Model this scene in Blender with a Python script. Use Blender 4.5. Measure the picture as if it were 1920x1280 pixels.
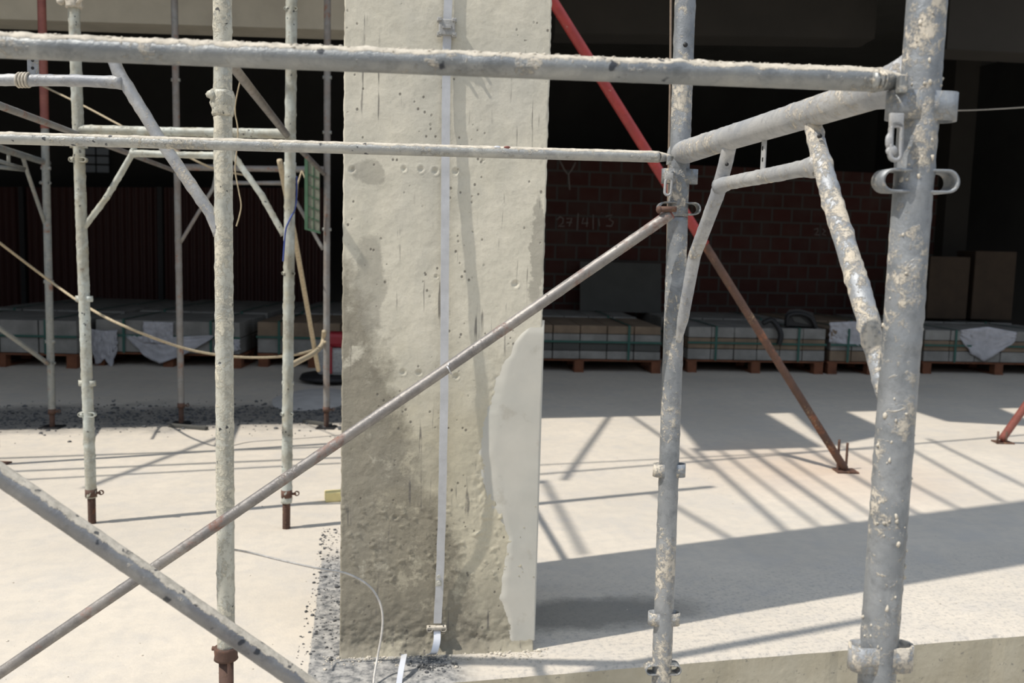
import bpy, bmesh, math, random
from mathutils import Vector, Matrix, noise
random.seed(7)
scene = bpy.context.scene
COL = scene.collection
for o in list(bpy.data.objects): bpy.data.objects.remove(o)
V = Vector

# ---------------------------------------------------------------- camera
FPX = 1700.0                                   # focal length in pixels of a 1920 wide frame
pit = math.atan(FPX/16400); rol = math.radians(1.54); HC = 1.30
Fd = V((0, math.cos(pit), -math.sin(pit)))
R0 = V((1, 0, 0)); U0 = V((0, math.sin(pit), math.cos(pit)))
Rt = math.cos(rol)*R0 + math.sin(rol)*U0
Up = -math.sin(rol)*R0 + math.cos(rol)*U0
CAM = V((0, 0, HC))
cd = bpy.data.cameras.new('camera'); cam = bpy.data.objects.new('camera', cd); COL.objects.link(cam)
cd.sensor_width = 36; cd.lens = 36*FPX/1920
m = Matrix((Rt, Up, -Fd)).transposed().to_4x4(); m.translation = CAM
cam.matrix_world = m
cd.clip_start = 0.05; cd.clip_end = 200
cd.dof.use_dof = True; cd.dof.focus_distance = 1.9; cd.dof.aperture_fstop = 6.3
scene.camera = cam

# ---------------------------------------------------------------- world, sun, exposure
W = bpy.data.worlds.new('sky'); scene.world = W; W.use_nodes = True
wn = W.node_tree.nodes; wl = W.node_tree.links
bg = wn['Background']
tc = wn.new('ShaderNodeTexCoord'); sx = wn.new('ShaderNodeSeparateXYZ'); rp = wn.new('ShaderNodeValToRGB')
wl.new(tc.outputs['Generated'], sx.inputs[0]); wl.new(sx.outputs['Z'], rp.inputs[0]); wl.new(rp.outputs[0], bg.inputs[0])
rp.color_ramp.elements[0].position = 0.0; rp.color_ramp.elements[0].color = (0.22, 0.22, 0.215, 1)
rp.color_ramp.elements[1].position = 0.6; rp.color_ramp.elements[1].color = (0.80, 0.92, 1.10, 1)
bg.inputs[1].default_value = 0.82
SAZ = math.radians(24); SEL = math.radians(55)
LD = V((math.cos(SAZ)*math.cos(SEL), math.sin(SAZ)*math.cos(SEL), -math.sin(SEL)))   # the way the light travels
sd = bpy.data.lights.new('sun', 'SUN'); sun = bpy.data.objects.new('sun', sd); COL.objects.link(sun)
sd.energy = 4.2; sd.angle = math.radians(0.6); sd.color = (1.0, 0.93, 0.83)
sun.rotation_euler = LD.to_track_quat('-Z', 'Y').to_euler(); sun.location = (-6, -4, 12)
scene.view_settings.view_transform = 'Standard'; scene.view_settings.look = 'None'
scene.view_settings.gamma = 1; scene.view_settings.exposure = 0.10
scene.view_settings.use_curve_mapping = False

# ---------------------------------------------------------------- measuring helpers
def ray(x, y): return Fd + Rt*((x-960)/FPX) - Up*((y-640)/FPX)
def P(x, y, Y): d = ray(x, y); return CAM + d*(Y/d.y)
def G(x, y, z=0.0): d = ray(x, y); return CAM + d*((z-HC)/d.z)
def PL(x, y, A, B):                            # on the upright plane through the ground points A and B
    d = ray(x, y); n = V((-(B[1]-A[1]), B[0]-A[0], 0)); a = V((A[0], A[1], 0))
    return CAM + d*((a-CAM).dot(n)/d.dot(n))
def at_z(p0, p1, z): t = (z-p0.z)/(p1.z-p0.z); return p0 + (p1-p0)*t

# ---------------------------------------------------------------- node helpers
class NT:
    def __init__(s, name):
        s.m = bpy.data.materials.new(name); s.m.use_nodes = True
        s.n = s.m.node_tree.nodes; s.l = s.m.node_tree.links
        s.b = s.n['Principled BSDF']; s.tc = s.n.new('ShaderNodeTexCoord')
    def co(s, sc=(1, 1, 1), kind='Object'):
        mp = s.n.new('ShaderNodeMapping'); mp.inputs['Scale'].default_value = sc
        s.l.new(s.tc.outputs[kind], mp.inputs[0]); return mp.outputs[0]
    def noise(s, scale, det=4, rough=0.55, vec=None, dist=0):
        t = s.n.new('ShaderNodeTexNoise'); t.inputs['Scale'].default_value = scale; t.inputs['Detail'].default_value = det
        t.inputs['Roughness'].default_value = rough; t.inputs['Distortion'].default_value = dist
        s.l.new(vec or s.co(), t.inputs['Vector']); return t.outputs['Fac']
    def voro(s, scale, vec=None, feat='F1'):
        t = s.n.new('ShaderNodeTexVoronoi'); t.inputs['Scale'].default_value = scale; t.feature = feat
        s.l.new(vec or s.co(), t.inputs['Vector']); return t.outputs['Distance']
    def ramp(s, v, a, b, c0=(0, 0, 0, 1), c1=(1, 1, 1, 1)):
        t = s.n.new('ShaderNodeValToRGB'); e = t.color_ramp.elements
        if a > b: a, b, c0, c1 = b, a, c1, c0
        e[0].position = a; e[1].position = b; e[0].color = c0; e[1].color = c1
        s.l.new(v, t.inputs[0]); return t.outputs[0]
    def math(s, op, a, b=None, clamp=False):
        t = s.n.new('ShaderNodeMath'); t.operation = op; t.use_clamp = clamp
        for i, q in enumerate((a, b)):
            if q is None: continue
            if isinstance(q, (int, float)): t.inputs[i].default_value = q
            else: s.l.new(q, t.inputs[i])
        return t.outputs[0]
    def mix(s, f, a, b):
        t = s.n.new('ShaderNodeMix'); t.data_type = 'RGBA'
        for i, q in ((0, f), (6, a), (7, b)):
            if isinstance(q, (int, float)): t.inputs[i].default_value = q
            elif isinstance(q, tuple): t.inputs[i].default_value = q if len(q) == 4 else q+(1,)
            else: s.l.new(q, t.inputs[i])
        return t.outputs[2]
    def bump(s, h, strength, dist=0.01, prev=None):
        t = s.n.new('ShaderNodeBump'); t.inputs['Strength'].default_value = strength; t.inputs['Distance'].default_value = dist
        s.l.new(h, t.inputs['Height'])
        if prev: s.l.new(prev, t.inputs['Normal'])
        s.l.new(t.outputs[0], s.b.inputs['Normal']); return t.outputs[0]
    def out(s, col=None, rough=0.8, metal=0.0):
        if col is not None:
            if isinstance(col, tuple): s.b.inputs['Base Color'].default_value = col if len(col) == 4 else col+(1,)
            else: s.l.new(col, s.b.inputs['Base Color'])
        if isinstance(rough, (int, float)): s.b.inputs['Roughness'].default_value = rough
        else: s.l.new(rough, s.b.inputs['Roughness'])
        s.b.inputs['Metallic'].default_value = metal
        return s.m

def tube_mat(name, c1, c2, splat=(0.62, 0.56, 0.46), sp=0.5, rust=0.0, speck=0.0, dust=0.0, metal=0.25, rustc=(0.16, 0.065, 0.035), fine=1.0, rough=0.5):
    """weathered scaffold tube: sp = how much cement splatter, dust = cement that settled on upward sides"""
    t = NT(name)
    n1 = t.noise(6*fine, 6, 0.65, dist=0.6)
    col = t.mix(t.ramp(n1, 0.38, 0.62), c1, c2)
    n0 = t.noise(34*fine, 5, 0.7)
    col = t.mix(t.math('MULTIPLY', t.ramp(n0, 0.50, 0.72), 0.55), col, tuple(v*0.5 for v in c1))
    col = t.mix(t.math('MULTIPLY', t.ramp(t.noise(21*fine, 5, 0.7, dist=0.5), 0.52, 0.72), 0.45), col, tuple(min(0.8, v*1.45) for v in c2))
    keep = None
    if rust > 0:
        n3 = t.noise(9*fine, 6, 0.7)
        rm = t.ramp(n3, 0.70-0.30*rust, 0.80-0.30*rust)
        col = t.mix(t.math('MULTIPLY', rm, 0.85), col, t.mix(t.ramp(t.noise(60, 4, 0.7), 0.3, 0.7), rustc, tuple(v*2.2 for v in rustc))); keep = rm
    h = None
    if sp > 0:
        big = t.noise(8*fine, 4, 0.6); sm = t.noise(75*fine, 6, 0.75); mid = t.noise(28*fine, 5, 0.7, dist=1.0)
        m1 = t.ramp(t.math('ADD', t.math('MULTIPLY', big, 0.5), t.math('MULTIPLY', sm, 0.55)), 0.66-0.20*sp, 0.72-0.20*sp)
        m2 = t.ramp(t.math('ADD', t.math('MULTIPLY', big, 0.3), t.math('MULTIPLY', mid, 0.7)), 0.67-0.16*sp, 0.71-0.16*sp)
        mask = t.math('MAXIMUM', t.math('MULTIPLY', m1, 0.8), m2)
        col = t.mix(mask, col, t.mix(t.ramp(sm, 0.4, 0.6), tuple(v*0.8 for v in splat), splat)); h = mask
    if dust > 0:
        g = t.n.new('ShaderNodeNewGeometry'); sz = t.n.new('ShaderNodeSeparateXYZ'); t.l.new(g.outputs['Normal'], sz.inputs[0])
        dm = t.math('MULTIPLY', t.math('ADD', sz.outputs['Z'], t.math('MULTIPLY', t.noise(45, 6, 0.75), 0.9)), 1.0)
        dmask = t.ramp(dm, 1.22-0.35*dust, 1.36-0.35*dust)
        col = t.mix(t.math('MULTIPLY', dmask, 0.85), col, t.mix(t.ramp(t.noise(70, 5, 0.7), 0.38, 0.6), (0.42, 0.38, 0.31), (0.64, 0.58, 0.48)))
        h = dmask if h is None else t.math('MAXIMUM', h, dmask)
    if speck > 0:
        wv = t.n.new('ShaderNodeVectorMath'); wv.operation = 'ADD'; nz = t.n.new('ShaderNodeTexNoise'); nz.inputs['Scale'].default_value = 60; t.l.new(t.co(), nz.inputs['Vector'])
        sc_ = t.n.new('ShaderNodeVectorMath'); sc_.operation = 'SCALE'; sc_.inputs['Scale'].default_value = 0.022; t.l.new(nz.outputs['Color'], sc_.inputs[0]); t.l.new(t.co(), wv.inputs[0]); t.l.new(sc_.outputs[0], wv.inputs[1])
        vs = t.voro(46*fine, vec=wv.outputs[0]); gate = t.noise(13*fine, 3, 0.6)
        s1 = t.ramp(vs, 0.24, 0.17); s2 = t.ramp(gate, 0.60-0.14*speck, 0.62-0.14*speck)
        col = t.mix(t.math('MULTIPLY', t.math('MULTIPLY', s1, s2), 0.9), col, (0.035, 0.04, 0.05))
    fineb = t.noise(190, 5, 0.7)
    hh = fineb if h is None else t.math('ADD', t.math('MULTIPLY', h, 1.0), t.math('MULTIPLY', fineb, 0.45))
    t.bump(hh, 0.7, 0.003)
    cov = h if keep is None else (keep if h is None else t.math('MAXIMUM', h, keep))
    m_ = t.out(col, rough, metal)
    if cov is not None:
        t.l.new(t.math('MULTIPLY', t.math('SUBTRACT', 1.0, cov), metal), t.b.inputs['Metallic'])
        t.l.new(t.math('ADD', rough, t.math('MULTIPLY', cov, 0.95-rough)), t.b.inputs['Roughness'])
    return m_

def plain(name, c, rough=0.7, metal=0.0, var=0.25, scale=12, bump=0.2):
    t = NT(name); n = t.noise(scale, 5, 0.6)
    col = t.mix(t.ramp(n, 0.3, 0.7), tuple(v*(1-var) for v in c), tuple(min(1, v*(1+var)) for v in c))
    if bump: t.bump(n, bump, 0.005)
    return t.out(col, rough, metal)

M = {}
M['galv'] = tube_mat('galvanised_steel', (0.22, 0.24, 0.26), (0.33, 0.345, 0.36), sp=0.55, rust=0.04, metal=0.45, rough=0.42)
M['galv_dusty'] = tube_mat('galvanised_dusty', (0.30, 0.315, 0.34), (0.42, 0.42, 0.415), sp=0.5, dust=0.5, metal=0.2)
M['splat'] = tube_mat('galvanised_heavy_splatter', (0.29, 0.315, 0.345), (0.40, 0.41, 0.42), sp=0.9, metal=0.35, rough=0.5)
M['rail'] = tube_mat('guard_rail_steel', (0.21, 0.225, 0.235), (0.32, 0.325, 0.315), sp=0.45, speck=0.5, dust=1.0, metal=0.6, rough=0.40)
M['rail_pale'] = tube_mat('pale_rail_steel', (0.34, 0.35, 0.35), (0.42, 0.42, 0.39), sp=0.5, splat=(0.56, 0.52, 0.43), speck=0.4, dust=0.9, metal=0.4, rough=0.45)
M['cream'] = tube_mat('cement_coated_pole', (0.56, 0.54, 0.45), (0.44, 0.45, 0.41), sp=0.75, splat=(0.62, 0.58, 0.47), speck=0.35, metal=0.05)
M['pale'] = tube_mat('pale_worn_paint', (0.52, 0.56, 0.53), (0.34, 0.32, 0.25), sp=0.45, splat=(0.47, 0.45, 0.38), rust=0.18, speck=0.3, metal=0.05, rustc=(0.10, 0.07, 0.045))
M['old'] = tube_mat('old_grey_pole', (0.22, 0.24, 0.24), (0.28, 0.28, 0.25), sp=0.3, splat=(0.36, 0.34, 0.28), rust=0.45, metal=0.1)
M['oldrust'] = tube_mat('rusty_grey_pole', (0.25, 0.255, 0.25), (0.21, 0.18, 0.16), sp=0.25, splat=(0.34, 0.31, 0.26), rust=0.42, metal=0.05)
M['brace'] = tube_mat('brace_steel', (0.20, 0.19, 0.185), (0.30, 0.28, 0.26), sp=0.2, splat=(0.5, 0.46, 0.4), rust=0.5, metal=0.35, rustc=(0.14, 0.07, 0.05), rough=0.42)
M['brace_near'] = tube_mat('brace_steel_grey', (0.19, 0.19, 0.20), (0.29, 0.29, 0.285), sp=0.15, rust=0.12, speck=0.9, dust=0.8, metal=0.6, rough=0.38)
M['red'] = tube_mat('red_prop_paint', (0.33, 0.035, 0.03), (0.26, 0.03, 0.03), sp=0.08, rust=0.05, metal=0.0, rough=0.45)
M['redpole'] = tube_mat('faded_red_paint', (0.26, 0.09, 0.07), (0.20, 0.06, 0.05), sp=0.1, rust=0.2, metal=0.0)
M['rust'] = tube_mat('rusty_steel', (0.13, 0.068, 0.048), (0.085, 0.05, 0.038), sp=0.3, splat=(0.40, 0.28, 0.17), rust=0.5, metal=0.1, rough=0.75)
M['rope'] = plain('cable_sheath', (0.42, 0.35, 0.24), 0.8, 0, 0.2, 60)
M['wire'] = plain('thin_wire', (0.52, 0.50, 0.47), 0.6, 0.2, 0.2, 60)
M['wire_brown'] = plain('brown_wire', (0.20, 0.15, 0.11), 0.7, 0, 0.2, 60)
M['blue'] = plain('blue_string', (0.05, 0.08, 0.28), 0.6, 0, 0.1)
M['strap'] = plain('zinc_strip', (0.52, 0.53, 0.55), 0.5, 0.25, 0.12, 18, 0.25)
M['strap_dusty'] = plain('zinc_strip_dusty', (0.46, 0.45, 0.40), 0.7, 0.1, 0.2, 25, 0.4)
M['strap_bright'] = plain('zinc_strip_clean', (0.72, 0.73, 0.76), 0.35, 0.4, 0.06)
M['clamp'] = plain('clamp_grey', (0.36, 0.36, 0.35), 0.6, 0.2, 0.25, 80)
M['green'] = plain('green_plastic', (0.045, 0.11, 0.06), 0.6, 0, 0.2)
M['greenpanel'] = plain('weathered_tag', (0.16, 0.17, 0.13), 0.8, 0, 0.25, 30)
M['black'] = plain('black_rubber', (0.012, 0.012, 0.013), 0.6, 0, 0.2)
M['wood'] = plain('pallet_wood', (0.15, 0.055, 0.025), 0.85, 0, 0.35, 8)
M['board'] = plain('grey_board', (0.07, 0.07, 0.064), 0.9, 0, 0.12, 4)
M['carton'] = plain('carton_brown', (0.05, 0.033, 0.02), 0.9, 0, 0.2, 6)
M['tile'] = plain('wrapped_tile_white', (0.22, 0.215, 0.20), 0.8, 0, 0.25, 5)
M['tiletan'] = plain('wrapped_tile_tan', (0.19, 0.14, 0.095), 0.85, 0, 0.25, 5)
M['film'] = plain('plastic_film', (0.42, 0.42, 0.45), 0.35, 0, 0.15, 9, 0.6)
M['gstrap'] = plain('green_strap', (0.02, 0.09, 0.07), 0.6, 0, 0.1)
M['yellow'] = plain('yellow_plastic', (0.80, 0.68, 0.33), 0.6, 0, 0.1)
M['redpl'] = plain('red_plastic', (0.30, 0.02, 0.03), 0.5, 0, 0.1)
M['ply'] = plain('plywood', (0.40, 0.30, 0.18), 0.9, 0, 0.2, 3)
M['stone'] = plain('dark_gravel', (0.085, 0.088, 0.092), 0.95, 0, 0.6, 30)
M['powder'] = plain('cement_powder', (0.46, 0.45, 0.44), 1.0, 0, 0.12, 6)
M['chalk'] = plain('chalk', (0.20, 0.18, 0.165), 1.0, 0, 0.1)
M['dirt'] = plain('cement_crumbs', (0.50, 0.46, 0.39), 1.0, 0, 0.3, 60)

# ---------------------------------------------------------------- object helpers
def tag(o, label=None, cat=None, group=None, kind=None):
    if label: o['label'] = label
    if cat: o['category'] = cat
    if group: o['group'] = group
    if kind: o['kind'] = kind
    return o
def thing(name, loc, label, cat, group=None):
    o = bpy.data.objects.new(name, None); COL.objects.link(o); o.location = loc; o.empty_display_size = 0.1
    return tag(o, label, cat, group)
def root_loc(o):
    l = V(o.location)
    while o.parent: o = o.parent; l = l + V(o.location)
    return l
def obj(name, bm, mat, parent=None, smooth=True, origin=None):
    me = bpy.data.meshes.new(name)
    loc = root_loc(parent) if parent else (V(origin) if origin is not None else V((0, 0, 0)))
    bmesh.ops.translate(bm, verts=bm.verts, vec=-loc)
    bmesh.ops.recalc_face_normals(bm, faces=bm.faces)
    bm.to_mesh(me); bm.free()
    for p in me.polygons: p.use_smooth = smooth
    me.materials.append(mat)
    o = bpy.data.objects.new(name, me); COL.objects.link(o)
    if parent: o.parent = parent
    else: o.location = loc
    return o
def BM(): return bmesh.new()

def tube(bm, pts, rad, seg=18, step=None, lump=0.0, lscale=60, up=0.0, caps=True, prof=None):
    """swept tube. rad = number or list per point; lump = crust height; up = favour the upper side"""
    pts = [V(p) for p in pts]
    if not isinstance(rad, (list, tuple)): rad = [rad]*len(pts)
    P2, R2 = [], []
    for i in range(len(pts)-1):
        L = (pts[i+1]-pts[i]).length; n = max(1, int(L/step)) if step else 1
        for k in range(n):
            t = k/n; P2.append(pts[i].lerp(pts[i+1], t)); R2.append(rad[i]*(1-t)+rad[i+1]*t)
    P2.append(pts[-1]); R2.append(rad[-1])
    T = (P2[1]-P2[0]).normalized(); a = V((0, 0, 1)) if abs(T.z) < 0.9 else V((0, 1, 0))
    N = (a - T*a.dot(T)).normalized()
    rings = []
    for i, (p, r) in enumerate(zip(P2, R2)):
        if i == 0: t = (P2[1]-P2[0])
        elif i == len(P2)-1: t = (P2[-1]-P2[-2])
        else: t = (P2[i+1]-P2[i-1])
        t.normalize(); N = (N - t*N.dot(t)).normalized(); Bn = t.cross(N)
        ring = []
        for k in range(seg):
            an = 2*math.pi*k/seg; d = N*math.cos(an)+Bn*math.sin(an); rr = r
            if lump:
                q = p + d*r
                f = noise.fractal(q*lscale, 0.9, 2.0, 3)
                w = 1.0 if not up else max(0.12, min(1, 0.2+up*d.z))
                rr = r + lump*w*max(0.0, f*1.6-0.1)
            ring.append(bm.verts.new(p+d*rr))
        rings.append(ring)
    for i in range(len(rings)-1):
        a, b = rings[i], rings[i+1]
        for k in range(seg): bm.faces.new((a[k], a[(k+1) % seg], b[(k+1) % seg], b[k]))
    if caps:
        bm.faces.new(rings[0][::-1]); bm.faces.new(rings[-1])
    return bm

def loft(bm, ringsets, close=True):
    rs = [[bm.verts.new(p) for p in r] for r in ringsets]
    n = len(rs[0])
    for i in range(len(rs)-1):
        for k in range(n): bm.faces.new((rs[i][k], rs[i][(k+1) % n], rs[i+1][(k+1) % n], rs[i+1][k]))
    if close: bm.faces.new(rs[0][::-1]); bm.faces.new(rs[-1])
    return bm

def box(bm, c, s, ax=(1, 0, 0), ay=(0, 1, 0), az=(0, 0, 1), bevel=0.0):
    c = V(c); ax, ay, az = V(ax), V(ay), V(az)
    tmp = bmesh.new()
    vs = []
    for k in (-1, 1):
        for j in (-1, 1):
            for i in (-1, 1): vs.append(tmp.verts.new(c+ax*(i*s[0]/2)+ay*(j*s[1]/2)+az*(k*s[2]/2)))
    for f in ((0, 2, 3, 1), (4, 5, 7, 6), (0, 1, 5, 4), (2, 6, 7, 3), (0, 4, 6, 2), (1, 3, 7, 5)): tmp.faces.new([vs[i] for i in f])
    if bevel: bmesh.ops.bevel(tmp, geom=list(tmp.edges), offset=bevel, segments=2, affect='EDGES', profile=0.5)
    me = bpy.data.meshes.new('t'); tmp.to_mesh(me); tmp.free(); bm.from_mesh(me); bpy.data.meshes.remove(me)
    return bm

def ring_loop(bm, c, ax, az, ay, L, Hh, th, dep, seg=10):
    """flat bar bent to a stadium: half length L along ax, half height Hh along az, thickness th, bar width dep along ay"""
    c = V(c)
    def outline(l, h):
        pts = []
        for s in (1, -1):
            for k in range(seg+1):
                an = -math.pi/2 + math.pi*k/seg
                pts.append((s*((l-h) + h*math.cos(an)), s*h*math.sin(an)))
        return pts
    o, i = outline(L, Hh), outline(L-th, Hh-th); n = len(o)
    def mk(lst, d): return [bm.verts.new(c+ax*p[0]+az*p[1]+ay*d) for p in lst]
    of, ob, fi, bi = mk(o, -dep/2), mk(o, dep/2), mk(i, -dep/2), mk(i, dep/2)
    for k in range(n):
        j = (k+1) % n
        bm.faces.new((of[k], of[j], ob[j], ob[k])); bm.faces.new((fi[j], fi[k], bi[k], bi[j]))
        bm.faces.new((of[j], of[k], fi[k], fi[j])); bm.faces.new((ob[k], ob[j], bi[j], bi[k]))
    return bm

def blob(bm, c, r, seed=0, sq=(1, 1, 1), sub=1, amp=0.35):
    tmp = bmesh.new(); bmesh.ops.create_icosphere(tmp, subdivisions=sub, radius=1)
    for v in tmp.verts:
        f = 1+amp*noise.noise(v.co*1.7+V((seed*3.1, seed*1.7, seed)))
        v.co = V((v.co.x*r*sq[0]*f, v.co.y*r*sq[1]*f, v.co.z*r*sq[2]*f))+V(c)
    me = bpy.data.meshes.new('t'); tmp.to_mesh(me); tmp.free(); bm.from_mesh(me); bpy.data.meshes.remove(me)

def smooth_path(pts, n=8):
    pts = [V(p) for p in pts]; out = []
    for i in range(len(pts)-1):
        p0 = pts[max(i-1, 0)]; p1 = pts[i]; p2 = pts[i+1]; p3 = pts[min(i+2, len(pts)-1)]
        for k in range(n):
            t = k/n
            out.append(0.5*((2*p1)+(p2-p0)*t+(2*p0-5*p1+4*p2-p3)*t*t+(3*p1-p0-3*p2+p3)*t*t*t))
    out.append(pts[-1]); return out

# ================================================================= SETTING
TH = math.radians(13.0)                         # the building is turned a little away from the camera
bu = V((math.cos(TH), math.sin(TH), 0)); bv = V((-math.sin(TH), math.cos(TH), 0)); bz = V((0, 0, 1))
EDGE = V((-0.149, 2.61, 0))                     # a point on the slab's front edge
def BP(u, v, z=0): return EDGE + bu*u + bv*v + bz*z

# concrete floor slab
def floor_mat():
    t = NT('dusty_concrete_floor')
    n1 = t.noise(0.9, 6, 0.6); n2 = t.noise(14, 6, 0.7); n3 = t.noise(90, 3, 0.6)
    col = t.mix(t.ramp(n1, 0.35, 0.65), (0.52, 0.475, 0.41), (0.61, 0.555, 0.475))
    col = t.mix(t.math('MULTIPLY', t.ramp(n2, 0.42, 0.70), 0.45), col, (0.42, 0.40, 0.37))
    col = t.mix(t.math('MULTIPLY', t.ramp(t.noise(3.2, 6, 0.7), 0.5, 0.66), 0.35), col, (0.43, 0.42, 0.41))
    col = t.mix(t.math('MULTIPLY', t.ramp(n3, 0.30, 0.22), 0.5), col, (0.30, 0.29, 0.27))
    sp = t.n.new('ShaderNodeSeparateXYZ'); t.l.new(t.tc.outputs['Object'], sp.inputs[0])
    X, Y = sp.outputs[0], sp.outputs[1]
    wob = t.math('MULTIPLY', t.math('SUBTRACT', t.noise(1.6, 5, 0.65), 0.5), 1.1)
    wob2 = t.math('MULTIPLY', t.math('SUBTRACT', t.noise(9, 5, 0.7), 0.5), 0.5)
    # rough, dirty edge strip along the front of the slab (v < 1.1)
    e = t.math('ADD', Y, t.math('ADD', wob2, t.math('MULTIPLY', wob, 0.5)))
    edge = t.ramp(e, 0.95, 0.45); 
    grit = t.ramp(t.noise(55, 4, 0.75), 0.5, 0.66)
    right = t.ramp(X, 0.05, 0.20)
    em = t.math('MULTIPLY', t.math('MULTIPLY', edge, grit), t.math('MULTIPLY', right, 0.55))
    col = t.mix(em, col, (0.22, 0.22, 0.22))
    # dark grit strip at the feet of the far scaffold
    s1 = t.math('ABSOLUTE', t.math('SUBTRACT', t.math('ADD', Y, wob), 4.38))
    strip = t.math('MULTIPLY', t.ramp(s1, 0.62, 0.25), t.ramp(t.math('ADD', X, wob), 0.6, -0.2))
    g2 = t.ramp(t.noise(26, 5, 0.75), 0.34, 0.6)
    col = t.mix(t.math('MULTIPLY', strip, t.math('SUBTRACT', 0.95, t.math('MULTIPLY', g2, 0.35))), col, (0.06, 0.063, 0.066))
    # interior, more grey
    ins = t.ramp(t.math('ADD', Y, wob2), 4.6, 5.4)
    col = t.mix(t.math('MULTIPLY', ins, 0.6), col, (0.40, 0.385, 0.36))
    # dark tarry grit left of the pillar
    dx = t.math('SUBTRACT', X, -0.40); dy = t.math('SUBTRACT', Y, 0.62)
    lean = t.math('ADD', dx, t.math('MULTIPLY', dy, -0.06))
    m1 = t.math('MULTIPLY', t.ramp(t.math('ADD', lean, t.math('MULTIPLY', wob2, 0.04)), -0.085, -0.07), t.ramp(dx, 0.50, 0.40))
    m2 = t.ramp(t.math('ADD', dy, t.math('MULTIPLY', wob2, 0.2)), 0.62, 0.45)
    g3 = t.ramp(t.noise(32, 5, 0.7), 0.38, 0.60)
    gm = t.math('MULTIPLY', t.math('MULTIPLY', m1, m2), 1.0)
    col = t.mix(gm, col, t.mix(g3, (0.11, 0.115, 0.12), (0.38, 0.37, 0.35)))
    qx = t.math('DIVIDE', t.math('SUBTRACT', X, 0.55), 0.50); qy = t.math('DIVIDE', t.math('SUBTRACT', t.math('ADD', Y, t.math('MULTIPLY', wob2, 0.3)), 0.42), 0.17)  # dark stain right of the pillar, with shade from its shadow painted in
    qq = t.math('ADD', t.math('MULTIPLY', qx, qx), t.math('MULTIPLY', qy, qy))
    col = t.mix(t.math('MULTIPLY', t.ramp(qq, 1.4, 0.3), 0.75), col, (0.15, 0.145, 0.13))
    # rust tint near the prop foot
    rx = t.math('SUBTRACT', X, 2.6); ry = t.math('SUBTRACT', Y, 2.3)
    rr = t.math('SQRT', t.math('ADD', t.math('MULTIPLY', rx, rx), t.math('MULTIPLY', ry, ry)))
    col = t.mix(t.math('MULTIPLY', t.ramp(rr, 1.2, 0.1), 0.28), col, (0.55, 0.33, 0.2))
    b = t.bump(n2, 0.25, 0.01); t.bump(n3, 0.25, 0.004, b)
    return t.out(col, 0.92)
bm = BM()
NU, NVV = 60, 30
def fz(u, v): return -0.004*abs(noise.noise(V((u*6, v*6, 0)))) if v < 0.3 else 0
us = [-7+i*16/NU for i in range(NU+1)]; vs_ = [0, 0.010, 0.05, 0.1, 0.2, 0.4]+[0.8+i*12.2/20 for i in range(21)]
us = sorted(set(us+[-1+i*0.05 for i in range(60)]))
grid = [[None]*len(us) for _ in vs_]
for j, v in enumerate(vs_):
    for i, u in enumerate(us):
        dv = 0; dz = 0
        if v == 0: dv = 0.004*noise.fractal(V((u*14, 0, 3)), 0.8, 2, 3); dz = -0.008
        grid[j][i] = bm.verts.new(V((u, v+dv, dz)))
for j in range(len(vs_)-1):
    for i in range(len(us)-1): bm.faces.new((grid[j][i], grid[j][i+1], grid[j+1][i+1], grid[j+1][i]))
low = [bm.verts.new(V((u, grid[0][i].co.y+0.002, -0.42))) for i, u in enumerate(us)]
for i in range(len(us)-1): bm.faces.new((low[i], low[i+1], grid[0][i+1], grid[0][i]))
nf = len(bm.faces)
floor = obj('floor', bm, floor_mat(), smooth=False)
t = NT('slab_edge_face'); n_e = t.noise(5, 6, 0.65)
ce = t.mix(t.ramp(n_e, 0.35, 0.65), (0.40, 0.36, 0.27), (0.50, 0.46, 0.36)); ce = t.mix(t.ramp(t.noise(34, 5, 0.7), 0.60, 0.68), ce, (0.2, 0.19, 0.17)); t.bump(t.noise(40, 5), 0.3, 0.006)
floor.data.materials.append(t.out(ce, 0.9))
for p in floor.data.polygons:
    if p.center.z < -0.05: p.material_index = 1
floor['kind'] = 'structure'
floor.location = EDGE; floor.rotation_euler = (0, 0, TH)

t = NT('street_ground'); n = t.noise(3, 6, 0.6)
t.bump(t.noise(40, 4), 0.3, 0.01)
gmat = t.out(t.mix(t.ramp(n, 0.35, 0.65), (0.42, 0.39, 0.34), (0.52, 0.48, 0.42)), 0.95)
bm = BM(); box(bm, BP(0, -7.93, -0.45), (30, 16, 0.1), bu, bv, bz)
obj('ground', bm, gmat, smooth=False)['kind'] = 'structure'

# back walls
def brick_mat():
    t = NT('hollow_brick_wall'); br = t.n.new('ShaderNodeTexBrick')
    mp = t.n.new('ShaderNodeMapping'); t.l.new(t.tc.outputs['UV'], mp.inputs[0]); t.l.new(mp.outputs[0], br.inputs['Vector'])
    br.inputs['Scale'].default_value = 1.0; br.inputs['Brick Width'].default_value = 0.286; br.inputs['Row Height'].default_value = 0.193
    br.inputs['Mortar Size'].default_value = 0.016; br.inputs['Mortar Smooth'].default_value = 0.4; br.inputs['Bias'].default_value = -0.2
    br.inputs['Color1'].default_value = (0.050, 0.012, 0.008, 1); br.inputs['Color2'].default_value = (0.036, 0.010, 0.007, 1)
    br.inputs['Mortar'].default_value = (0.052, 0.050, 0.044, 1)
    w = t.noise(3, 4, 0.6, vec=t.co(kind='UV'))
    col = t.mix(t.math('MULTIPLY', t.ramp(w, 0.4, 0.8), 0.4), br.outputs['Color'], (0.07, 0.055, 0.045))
    t.bump(br.outputs['Fac'], 0.5, -0.01)
    return t.out(col, 0.95)
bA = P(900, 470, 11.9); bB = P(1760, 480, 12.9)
wd = V((bB.x-bA.x, bB.y-bA.y, 0)); wl_ = wd.length; wd.normalize(); wn_ = V((-wd.y, wd.x, 0))
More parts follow.
